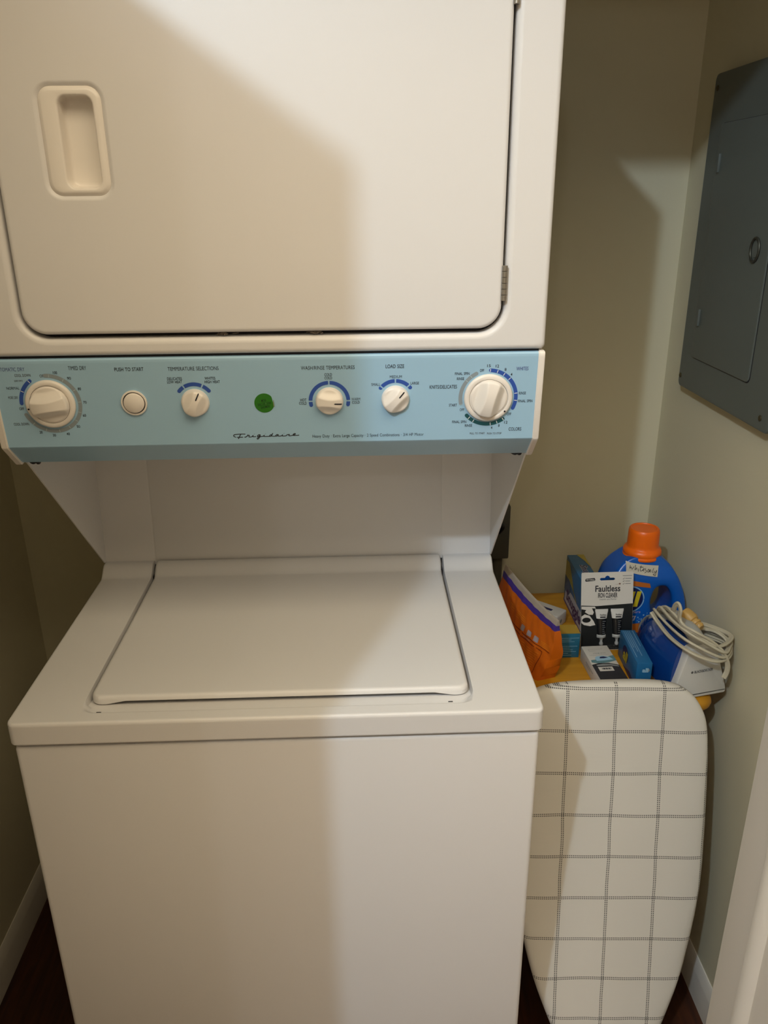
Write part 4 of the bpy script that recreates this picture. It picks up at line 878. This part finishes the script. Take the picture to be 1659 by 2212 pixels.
# local: x right, y towards the tip, z up
WHP = mat('iron_white_plastic', (0.56, 0.545, 0.515, 1), 0.35); TANK = mat('iron_blue_tank', (0.003, 0.042, 0.235, 1), 0.10, coat=0.6); SOLE = mat('soleplate_metal', (0.5, 0.5, 0.5, 1), 0.3, 0.9); GREYP = mat('iron_grey_plastic', (0.36, 0.36, 0.34, 1), 0.4)
def plan(y):      # half width of the iron along its length
    u = min(1, max(0, y/0.202)); return 0.0515*(1-max(0, (u-0.15)/0.85)**2.4)**0.75
def ring_at(z, sc, y0, y1, n=44):
    pts = []
    L_ = [y0+(y1-y0)*(0.5-0.5*math.cos(PI*i/n)) for i in range(n+1)]
    for y in L_: pts.append((plan(y)*sc, y, z))
    for y in L_[::-1][1:-1] if plan(y1) < 1e-4 else L_[::-1]: pts.append((-plan(y)*sc, y, z))
    return pts
def ringpts(z, sc, y0, y1, n=40):
    A = []; ysq = [y0+(y1-y0)*i/n for i in range(n+1)]
    for y in ysq: A.append((max(plan(0.0+(y-y0)/(y1-y0)*0.202), 0.0005)*sc, y, z))
    for y in ysq[::-1]: A.append((-max(plan((y-y0)/(y1-y0)*0.202), 0.0005)*sc, y, z))
    return A
link('soleplate', loft([ringpts(0.0005, 0.92, 0.022, 0.205), ringpts(0.001, 0.95, 0.020, 0.208), ringpts(0.010, 0.97, 0.020, 0.208)], True, True), SOLE, ir, angle=50)
tank = []
for k in range(13):
    a = PI/2*k/12; sc = (math.cos(a)**0.62) if k < 12 else 0.05; z = 0.0102+0.092*math.sin(a)**0.95
    tank.append(ringpts(z, max(sc, 0.06)*1.0, 0.018+0.016*(1-math.cos(a)), 0.200-0.085*(1-math.cos(a))))
link('water_tank', loft(tank, True, True), TANK, ir, angle=70)
# tail: a slab that narrows upwards
def tail(y, e, lean_):
    P_ = [(-0.0565+e, 0.0+e), (0.0565-e, 0.0+e), (0.0555-e, 0.012), (0.0300-e, 0.096-e), (-0.0260+e, 0.096-e), (-0.0545+e, 0.012)]
    Q = []
    n = len(P_)
    for i in range(n):
        p = Vector(P_[i]); a = Vector(P_[i-1]); b = Vector(P_[(i+1) % n]); d = 0.009 if P_[i][1] > 0.05 else 0.006
        pa = p+(a-p).normalized()*d; pb = p+(b-p).normalized()*d
        for k in range(6): t_ = k/5; Q.append(pa*(1-t_)**2+p*2*t_*(1-t_)+pb*t_*t_)
    return [(q.x, y+lean_*q.y, q.y+0.0008) for q in Q]
link('heel', loft([tail(0.034, 0.004, 0.10), tail(0.026, 0.0, 0.10), tail(0.006, 0.0, 0.10), tail(0.0016, 0.0005, 0.10), tail(0.0004, 0.0014, 0.10), tail(0.0002, 0.0020, 0.10)], True, True), WHP, ir, angle=45)
TF = frame((0.002, -0.0003+0.1*0.052, 0.0525), (1, 0, 0), (0, 0.1, 1))
link('brand_lettering', join([text('BLACK&DECKER', 0.038, 0.0052, TF @ Matrix.Translation((0.004, 0, 0)), bold=0.03), disc(0.0026, 0, TF @ Matrix.Translation((-0.0195, 0.0, 0)), 6)]), mat('iron_grey_print', (0.11, 0.105, 0.105, 1), 0.5), ir, smooth=False)
hd = spline([(0.002, 0.030, 0.090), (0.002, 0.034, 0.104), (0.001, 0.055, 0.1130), (0, 0.095, 0.1140), (0, 0.130, 0.1060), (0, 0.150, 0.088), (0, 0.158, 0.066)], 6)
link('handle', sweep(hd, lambda t_: [(0.015*math.cos(a), 0.0105*math.sin(a)) for a in [2*PI*i/16 for i in range(16)]]), GREYP, ir, angle=70)
link('front_shell', sweep(spline([(0, 0.1985, 0.024), (0, 0.192, 0.048), (0, 0.172, 0.074), (0, 0.140, 0.096), (0, 0.110, 0.103)], 6), lambda t_: [((0.004+0.014*t_)*math.cos(a), 0.0035*math.sin(a)) for a in [2*PI*i/14 for i in range(14)]]), GREYP, ir, angle=70)
CORD = mat('cream_cord', (0.52, 0.475, 0.36, 1), 0.5); PLUG = mat('tan_plug', (0.50, 0.30, 0.085, 1), 0.45)
f8 = []
for i in range(9): a = math.radians(35+290*i/8); f8.append((0.0024+0.0026*math.cos(a-PI+PI) if False else -0.0022-0.0026*math.cos(math.radians(-145+290*i/8)), 0.0026*math.sin(math.radians(-145+290*i/8))))
f8 = [(-0.0021+0.0025*math.cos(math.radians(40+280*i/8)), 0.0025*math.sin(math.radians(40+280*i/8))) for i in range(9)]+[(0.0021+0.0025*math.cos(math.radians(220+280*i/8)), 0.0025*math.sin(math.radians(220+280*i/8))) for i in range(9)]
IM = (Matrix.Translation((0.7120, 0.3455, ZTAB)) @ Matrix.Rotation(th, 4, 'Z')).inverted()
ST = {'A': [(0.6484, 0.449, 0.8097), (0.6571, 0.4323, 0.7962), (0.6623, 0.3865, 0.7924), (0.6722, 0.341, 0.7946), (0.6955, 0.3253, 0.7867), (0.7242, 0.3235, 0.7795)],
'B': [(0.6533, 0.445, 0.8156), (0.6604, 0.4033, 0.8104), (0.6702, 0.3517, 0.8106), (0.6952, 0.3293, 0.8009), (0.7315, 0.3271, 0.7845)],
'C': [(0.6571, 0.4283, 0.8283), (0.6629, 0.3813, 0.8264), (0.6763, 0.3405, 0.8243), (0.7073, 0.3315, 0.8075), (0.7357, 0.3299, 0.792)],
'D': [(0.6591, 0.4093, 0.8394), (0.6652, 0.3737, 0.8381), (0.6723, 0.3495, 0.832), (0.6909, 0.3355, 0.8212), (0.7235, 0.3336, 0.803)]}
# one continuous winding: each front strand, then back around behind the handle
wind = []
order = ['A', 'B', 'C', 'D']
for k, q in enumerate(order):
    wind += [Vector(p) for p in ST[q]]
    e = Vector(ST[q][-1]); wind += [Vector((0.7540, 0.345+0.003*k, e.z-0.004)), Vector((0.7700, 0.385, e.z-0.008)), Vector((0.7500, 0.425, e.z-0.012)), Vector((0.7150, 0.462, e.z-0.016)), Vector((0.6720, 0.462, 0.793+0.005*k))]
wind += [Vector(p) for p in [(0.6630, 0.395, 0.8400), (0.6603, 0.377, 0.8612), (0.6615, 0.3677, 0.8689), (0.6639, 0.3623, 0.8599), (0.6654, 0.365, 0.8428), (0.6691, 0.3543, 0.8331), (0.6825, 0.3339, 0.8306), (0.7126, 0.3322, 0.8125), (0.7335, 0.331, 0.7932), (0.7456, 0.3304, 0.7708), (0.7473, 0.3305, 0.7538), (0.7437, 0.3308, 0.7404)]]
link('cord', sweep(spline(wind, 6), f8, IM), CORD, ir, angle=80)
link('cord_loop', sweep(spline([(0.7200, 0.430, 0.786), (0.7441, 0.42, 0.7864), (0.7545, 0.405, 0.7900), (0.7660, 0.390, 0.7850), (0.7700, 0.378, 0.7740), (0.7620, 0.366, 0.7680)], 6), f8, IM), CORD, ir, angle=80)
pa, pb = Vector((0.7020, 0.430, 0.8160)), Vector((0.7215, 0.395, 0.8040))
pr = [(0.0, 0.0095), (0.10, 0.0100), (0.45, 0.0098), (0.50, 0.0085), (0.55, 0.0085), (0.58, 0.0065), (0.66, 0.0065), (0.68, 0.0078), (0.76, 0.0072), (0.78, 0.0056), (0.84, 0.0056), (0.86, 0.0064), (0.93, 0.0060), (1.0, 0.0048)]
ms = []; d = pb-pa
V = []
for t_, r in pr:
    r *= 1.12
    c = pa+d*t_; X_ = d.normalized().orthogonal(); Y_ = d.normalized().cross(X_)
    V.append([tuple(c+X_*r*math.cos(a)+Y_*r*math.sin(a)) for a in [2*PI*i/18 for i in range(18)]])
link('plug', loft(V, True, True, IM), PLUG, ir, angle=40)

# ------------------------------------------------------------------ tidy: drop unused text curves
for cu in list(bpy.data.curves):
    if cu.users == 0: bpy.data.curves.remove(cu)
